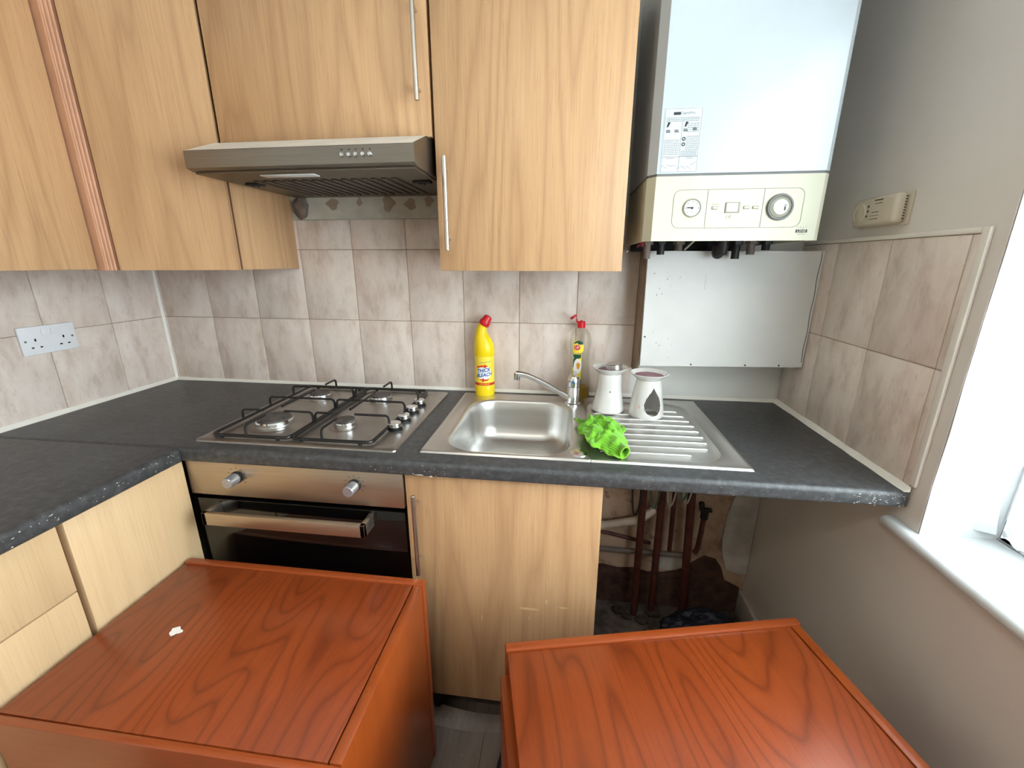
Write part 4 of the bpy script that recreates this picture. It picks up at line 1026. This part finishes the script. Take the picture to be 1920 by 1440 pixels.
ob2 = oil_burner((1.863, -0.200, zd), [(0.0540, 0.0), (0.0552, 0.003), (0.0540, 0.015), (0.0490, 0.045), (0.0435, 0.080), (0.0385, 0.105), (0.0360, 0.118)], dishR, 'white ceramic oil burner with teardrop opening and purple wax', hole=(-PI/2+0.24, 0.011, 0.0290, 0.088))
MB().lathe([(0.0435, dz0+0.0040), (0.0435, dz0+0.0062), (0, dz0+0.0068)], (1.863, -0.200, zd), 40).build('wax', 'purple_wax', ob2)
MB().box(1.8315, 1.8335, -0.2465, -0.2440, zd+0.032, zd+0.043, 0.0008).build('glaze_chip', 'chip_terracotta', ob2)
tc = MB()
qt = Matrix.Rotation(-0.10, 3, 'Y').to_quaternion()
tc.lathe([(0, 0.001), (0.0262, 0.001), (0.0272, 0.0), (0.0268, 0.002), (0.0258, 0.0165), (0.0240, 0.0178), (0.0215, 0.0172), (0, 0.0172)], (0, 0, 0), 36)
tc.v = [tuple(Vector((1.759, -0.166, zd+dz0+0.0145)) + qt @ Vector(v)) for v in tc.v]
solo('tealight_cup', tc, 'tin', (1.762, -0.162, zd+dz0+0.013), 'small tin tealight cup lying in the dish of the left oil burner', 'tealight cup')

# ------------------------------------------------------------------ green cloth
cl = MB(); cx_, cy_ = 1.704, -0.412
outline = [(-2.95, 0.058), (-2.5, 0.057), (-2.2, 0.075), (-1.85, 0.098), (-1.52, 0.118), (-1.28, 0.137), (-1.08, 0.128), (-0.85, 0.096), (-0.5, 0.070), (-0.1, 0.064), (0.35, 0.064), (0.8, 0.080), (1.2, 0.112), (1.5, 0.128), (1.75, 0.112), (2.0, 0.096), (2.13, 0.128), (2.30, 0.062), (2.6, 0.056), (3.0, 0.057)]
def orad(a):
    n = len(outline)
    for i in range(n):
        a0, r0 = outline[i]; a1, r1 = outline[(i+1) % n]
        if i == n-1: a1 += 2*PI
        aa = a if a >= a0 else a+2*PI
        if a0 <= aa <= a1: return r0+(r1-r0)*(aa-a0)/(a1-a0)
    return 0.08
NA, NR = 200, 60; vs = [(cx_, cy_, 0)]; fs = []
def crease(v, f, off): return max(0.0, 1-abs(mnoise.noise(v*f+Vector(off)))*2.6)
def fold(px, py, s_, a):
    v = Vector((px, py, 0.0))
    wv = v + Vector((mnoise.noise(v*20), mnoise.noise(v*20+Vector((9, 2, 1))), 0))*0.016
    env = max(0.0, 1-s_**2.2)
    swell = 0.030*env*(0.75+0.5*mnoise.noise(v*14+Vector((3.1, 0.4, 0.2))))
    h_ = swell + 0.020*crease(wv, 21, (7.7, 1.9, 2.0))*(0.35+0.65*env) + 0.009*crease(wv, 48, (1.7, 5.9, 4.0))*(0.5+0.5*env)
    # long bunched pleats running from the far edge to the near one
    h_ += 0.0055*math.sin((px-py*0.35)*185+4*mnoise.noise(v*18))*env
    lift = 0.016*max(0, math.sin(2.5*a+0.9))*s_**4      # edges curl up in places
    return 0.0035 + max(0, h_) + lift
for i in range(1, NR+1):
    s_ = i/NR
    for k_ in range(NA):
        a = -PI+2*PI*k_/NA; r = orad(a)*s_*(1+0.05*math.sin(9*a)*s_+0.03*math.sin(17*a+1)*s_)
        px, py = cx_+r*math.cos(a), cy_+r*math.sin(a)
        vs.append((px+0.006*mnoise.noise(Vector((px*45, py*45, 3))), py+0.006*mnoise.noise(Vector((px*45, py*45, 9))), zd+fold(px, py, s_, a)))
vs[0] = (cx_, cy_, zd+fold(cx_, cy_, 0, 0))
for k_ in range(NA): fs.append([0, 1+k_, 1+(k_+1) % NA])
for i in range(NR-1):
    for k_ in range(NA): a = 1+i*NA+k_; b = 1+i*NA+(k_+1) % NA; fs.append([a, a+NA, b+NA, b])
cl.add(vs, fs)
co = solo('cleaning_cloth', cl, 'green_microfibre', (cx_, cy_, zd), 'crumpled lime green microfibre cloth on the drainer', 'cloth', angle=70)
md = co.modifiers.new('thickness', 'SOLIDIFY'); md.thickness = 0.0022; md.offset = 1
hem = [(vs[1+(NR-1)*NA+k_][0]-cx_, vs[1+(NR-1)*NA+k_][1]-cy_, vs[1+(NR-1)*NA+k_][2]-zd+0.001) for k_ in range(0, NA, 2)]
hm = MB().tube(hem, 0.0017, 6, closed=True); ho = hm.build('hem', 'cloth_hem', None); ho.parent = co
# folded-back corner: an open teardrop loop of cloth at the front edge
lp = MB(); vs2 = []; fs = []; NL = 36; NWd = 10
for i in range(NL+1):
    a = PI*2*i/NL
    ex = 0.0105*math.sin(a)*(0.6+0.4*math.sin(a/2)); ez = 0.0175*(1-math.cos(a))
    for j in range(NWd+1):
        w_ = j/NWd; k2 = 1-0.45*w_
        vs2.append((0.046+ex*k2-0.012*w_+ez*0.20, -0.128+0.070*w_-ez*0.25, 0.002+ez*k2+0.004*w_))
for i in range(NL):
    for j in range(NWd): a = i*(NWd+1)+j; fs.append([a, a+1, a+NWd+2, a+NWd+1])
lo_ = lp.add(vs2, fs).build('rolled_corner', 'green_microfibre', None); lo_.parent = co
md = lo_.modifiers.new('thickness', 'SOLIDIFY'); md.thickness = 0.0025
h2 = MB().tube([vs2[i*(NWd+1)] for i in range(NL+1)], 0.0019, 6).build('hem', 'cloth_hem', None); h2.parent = co

# ------------------------------------------------------------------ red-brown wooden cabinets in the foreground
def red_cabinet(loc, rotz, label, w=0.658, d=0.432, h=0.600):
    t_ = thing('wooden_cabinet', loc, label, 'cabinet', 'red-brown wooden cabinets in the foreground', rotz=rotz)
    t_['_o'] = (0.0, 0.0, 0.0); t_.rotation_euler = (0, 0, rotz)
    B = lambda *a, **k_: MB().box(*a, **k_)
    # local: x 0..w, y 0 (far) .. -d (near)
    B(-0.003, w+0.004, -0.021, 0.0, 0.0, h+0.004, 0.0035).build('back_board', 'cherry_edge', t_)
    B(0.0, w-0.0245, -d+0.016, -0.0225, h-0.020, h, 0.0012).build('top_panel', 'cherry_top', t_)
    B(w-0.0215, w, -d+0.016, -0.0215, 0.0, h+0.0005, 0.0015).build('side_panel', 'cherry_side', t_)
    B(0.004, 0.024, -d+0.016, -0.0215, 0.0, h-0.021, 0.0015).build('side_panel', 'cherry_side', t_)
    B(0.0, w, -d, -d+0.0152, 0.0, h-0.001, 0.003).build('front_board', 'cherry_edge', t_)
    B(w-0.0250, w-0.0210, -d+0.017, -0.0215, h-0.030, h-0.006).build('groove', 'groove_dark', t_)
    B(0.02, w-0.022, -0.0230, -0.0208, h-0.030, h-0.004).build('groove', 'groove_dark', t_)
    B(-0.016, 0.0035, -d+0.020, -0.034, 0.03, h-0.045, 0.002).build('door', 'cherry_side', t_)
    return t_
red_cabinet((0.608, -0.652, 0.0), 0.0, 'red-brown wooden cabinet standing in front of the oven')
red_cabinet((1.499, -0.810, 0.0), math.radians(13.2), 'red-brown wooden cabinet standing in front of the pipe gap, turned at an angle')
sc_ = MB(); pts = [(0.016*(1+0.3*math.sin(3*a+1))*math.cos(a)*0.8, 0.010*(1+0.25*math.cos(4*a))*math.sin(a)) for a in [2*PI*k_/16 for k_ in range(16)]]
solo('paper_scrap', sc_.prism([(0.774+p[0], -0.872+p[1]) for p in pts], 'z', 0.6004, 0.6022), 'paper_white', (0.774, -0.872, 0.6004), 'tiny torn white paper scrap on the left wooden cabinet', 'paper scrap', smooth=False)
m = MB().tube([(1.475+0.02*math.cos(a), -0.73+0.12*math.sin(a), 0.009) for a in [PI*0.45+PI*0.6*k_/14 for k_ in range(15)]], 0.0055, 10)
solo('power_cable', m, 'cable_black', (1.46, -0.7, 0.003), 'black cable on the floor between the two wooden cabinets', 'cable')
# curled vinyl edge under the sink cabinet
m = MB(); vs_ = []; fs_ = []; NX = 24; prof_ = [(0.0, 1.0), (0.3, 0.62), (0.6, 0.28), (0.85, 0.07), (1.0, 0.0)]
for i in range(NX+1):
    x = 1.195+0.285*i/NX; yS = -0.534-0.012*math.sin(PI*i/NX); zS = 0.020+0.010*math.cos(PI*i/NX)
    for q, hz in prof_: vs_.append((x, yS-0.045*q, 0.0036+zS*hz))
    for q, hz in prof_[::-1]: vs_.append((x, yS-0.045*q, 0.0032+zS*hz-0.0035*hz))
n_ = 2*len(prof_)
for i in range(NX):
    for j in range(n_): a = i*n_+j; b = i*n_+(j+1) % n_; fs_.append([a, b, b+n_, a+n_])
struct('trim_6', m.add(vs_, fs_), 'vinyl_plank')     # vinyl edge curling up under the sink cabinet

# ------------------------------------------------------------------ pipes and junk in the open bay
GP = 'brown painted pipes in the open bay'
def pipe(pts, r, mat, label, cat='pipe', group=None, name='pipe'):
    return solo(name, MB().tube(pts, r, 14), mat, pts[-1], label, cat, group)
YP = -0.06
pipe([(1.905, YP, 0.871), (1.912, YP, 0.45), (1.916, YP, 0.0)], 0.0135, 'copper_painted', 'leftmost vertical brown pipe in the open bay, reaching the floor', 'pipe', GP)
pipe([(1.972, YP, 0.871), (1.979, YP, 0.45), (1.983, YP, 0.0)], 0.0130, 'copper_painted', 'second vertical brown pipe from the sink cabinet, reaching the floor', 'pipe', GP)
pipe([(2.020, YP+0.01, 0.871), (2.026, YP+0.01, 0.50), (2.031, YP+0.012, 0.305)], 0.0085, 'copper_painted', 'thin vertical brown pipe ending at the horizontal pipe', 'pipe', GP)
pipe([(2.070, YP, 0.871), (2.084, YP, 0.52), (2.102, YP, 0.10), (2.103, YP, 0.0)], 0.0145, 'copper_painted', 'thickest vertical brown pipe, next to the capped stub', 'pipe', GP)
st_ = thing('capped_pipe', (2.13, YP, 0.3), 'short bent brown pipe with dark valve on top in the bay', 'pipe', GP)
MB().tube([(2.136, YP, 0.47), (2.133, YP, 0.40), (2.130, YP, 0.35), (2.128, YP, 0.330), (2.124, YP, 0.318), (2.1190, YP, 0.311)], 0.0092, 14).build('stub', 'copper_painted', st_)
MB().cyl((2.136, YP, 0.462), (2.137, YP, 0.500), 0.014, n=16, bev=0.002).box(2.118, 2.160, YP-0.010, YP+0.010, 0.494, 0.506, 0.003).cyl((2.126, YP, 0.505), (2.120, YP, 0.530), 0.010, n=14, bev=0.002).build('valve', 'black_plastic', st_)
pipe([(1.72, -0.035, 0.278), (1.90, -0.035, 0.278), (2.02, -0.035, 0.279), (2.112, -0.035, 0.280)], 0.0100, 'pipe_grey', 'horizontal grey-brown pipe low on the bay wall', 'pipe')
pipe([(1.712, -0.013, 0.352), (1.80, -0.013, 0.338), (1.90, -0.013, 0.318), (1.965, -0.013, 0.306)], 0.0070, 'copper_painted', 'thin slanting brown pipe behind the vertical pipes', 'pipe')
wp = thing('waste_pipe', (1.85, -0.05, 0.40), 'pale plastic waste pipe slanting up from the sink cabinet', 'pipe')
MB().tube([(1.70, -0.045, 0.380), (1.78, -0.04, 0.392), (1.885, -0.04, 0.418)], 0.0155, 14).build('lower_length', 'waste_pipe', wp)
MB().tube([(1.880, -0.04, 0.416), (1.915, -0.04, 0.432), (1.965, -0.04, 0.478)], 0.0165, 14).build('elbow', 'waste_pipe', wp)
MB().tube([(1.762, -0.041, 0.3895), (1.778, -0.04, 0.3918)], 0.0195, 14).build('collar', 'waste_pipe', wp)
rs = random.Random(11)
for i, (x, mat_, lab) in enumerate(((1.882, 'cable_black', 'dark cable loop hanging left of the brown pipes'), (1.945, 'cable_green', 'green-grey cable tangle hanging between the first two brown pipes'), (1.999, 'cable_pale', 'pale cable loop hanging in the middle of the bay'), (2.049, 'cable_pale', 'pale cable loop hanging beside the thickest brown pipe'), (2.032, 'cable_green', 'green-grey cable bundle under the worktop in the bay'))):
    pts = []
    dd = (0.19, 0.15, 0.13, 0.11, 0.07)[i]
    for k_ in range(17):
        a = PI*k_/16; pts.append((x+0.018*math.cos(a), -0.082-0.010*i-0.002*math.sin(a*2+i), 0.66-dd*math.sin(a)-0.02*(i == 4)))
    pts = [(pts[0][0], pts[0][1], 0.870)]+pts+[(pts[-1][0], pts[-1][1], 0.870)]
    solo('cable', MB().tube(pts, 0.0032, 8), mat_, (x, -0.085, 0.6), lab, 'cable', 'loose cables in the open bay')
br = MB().box(1.742, 1.760, -0.52, -0.505, 0.855, 0.8718, 0.001).box(1.742, 1.760, -0.53, -0.495, 0.868, 0.8718, 0.001)
solo('bracket', br, 'black_plastic', (1.75, -0.51, 0.86), 'small black bracket under the worktop beside the sink cabinet', 'bracket')
# crumpled blue bag
bm = bmesh.new(); bmesh.ops.create_icosphere(bm, subdivisions=5, radius=1.0)
for v in bm.verts:
    d_ = 1+0.28*mnoise.noise(v.co*1.6+Vector((4, 1, 2)))+0.14*(1-2*abs(mnoise.noise(v.co*4.2)))
    z_ = max(-0.55, v.co.z*d_)
    v.co = Vector((2.145+v.co.x*0.125*d_, -0.175+v.co.y*0.062*d_, 0.0485+z_*0.085))
solo('plastic_bag', MB().bm(bm), 'blue_bag', (2.135, -0.135, 0.0), 'crumpled dark blue plastic bag on the bay floor', 'bag', angle=60)
rb = 0
for (x, y, s_) in ((1.885, -0.09, 0.020), (1.945, -0.10, 0.026), (1.965, -0.15, 0.020), (2.02, -0.20, 0.022), (1.86, -0.06, 0.024), (1.99, -0.06, 0.030), (2.285, -0.035, 0.028)):
    bm = bmesh.new(); bmesh.ops.create_icosphere(bm, subdivisions=2, radius=1.0)
    for v in bm.verts:
        d_ = 1+0.5*mnoise.noise(v.co*1.3+Vector((x*30, y*30, 1))); v.co = Vector((x+v.co.x*s_*d_, y+v.co.y*s_*0.8*d_, s_*0.55+max(-0.55*s_-0.002, v.co.z*s_*0.55*d_)))
    solo('rubble', MB().bm(bm), 'rubble', (x, y, 0), 'grey-brown lump of broken plaster on the bay floor', 'rubble', 'plaster rubble on the bay floor', smooth=False)

# ------------------------------------------------------------------ net curtain
cu = MB(); vs = []; fs = []; NY, NZ = 150, 12
for i in range(NY+1):
    y = -0.684 - (1.34)*i/NY
    for j in range(NZ+1):
        z = 0.862 + (2.14-0.862)*j/NZ
        vs.append((2.462 + 0.007*math.sin(y*62)*(0.4+0.6*i/NY if i > 6 else 0.2) + 0.002*mnoise.noise(Vector((y*8, z*3, 0))), y, z + (0.004*math.sin(y*160) if j == 0 else 0)))
for i in range(NY):
    for j in range(NZ): a = i*(NZ+1)+j; fs.append([a, a+1, a+NZ+2, a+NZ+1])
cv = thing('net_curtain', (2.462, -1.36, 0.87), 'white lace net curtain hanging in the window recess', 'curtain')
cu.add(vs, fs).build('curtain_fabric', 'lace_net', cv)
MB().cyl((2.462, Y0-0.004, 2.142), (2.462, Y1+0.004, 2.142), 0.006, n=12).build('curtain_rod', 'white_plastic', cv)

# ------------------------------------------------------------------ unseen fill lamp, added to brighten the room from behind the camera
lt = thing('fill_lamp', (1.15, -2.2, CEIL), 'round white fill lamp added on the ceiling behind the camera', 'lamp')
MB().lathe([(0, CEIL), (0.15, CEIL), (0.15, CEIL-0.02), (0.145, CEIL-0.025)], (1.15, -2.2, 0), 32).build('lamp_base', 'white_plastic', lt)
MB().lathe([(0.142, CEIL-0.022), (0.135, CEIL-0.05), (0.09, CEIL-0.075), (0, CEIL-0.085)], (1.15, -2.2, 0), 32).build('lamp_shade', 'fill_glow', lt)
ld = bpy.data.lights.new('fill_lamp_light', 'AREA'); ld.shape = 'DISK'; ld.size = 0.30; ld.energy = FILL_POWER; ld.color = (1.0, 0.92, 0.80)
lo = bpy.data.objects.new('fill_lamp_light', ld); C.objects.link(lo); lo.parent = lt; lo.location = (0, 0, -0.095)

for o_ in bpy.data.objects:
    if '_o' in o_: del o_['_o']
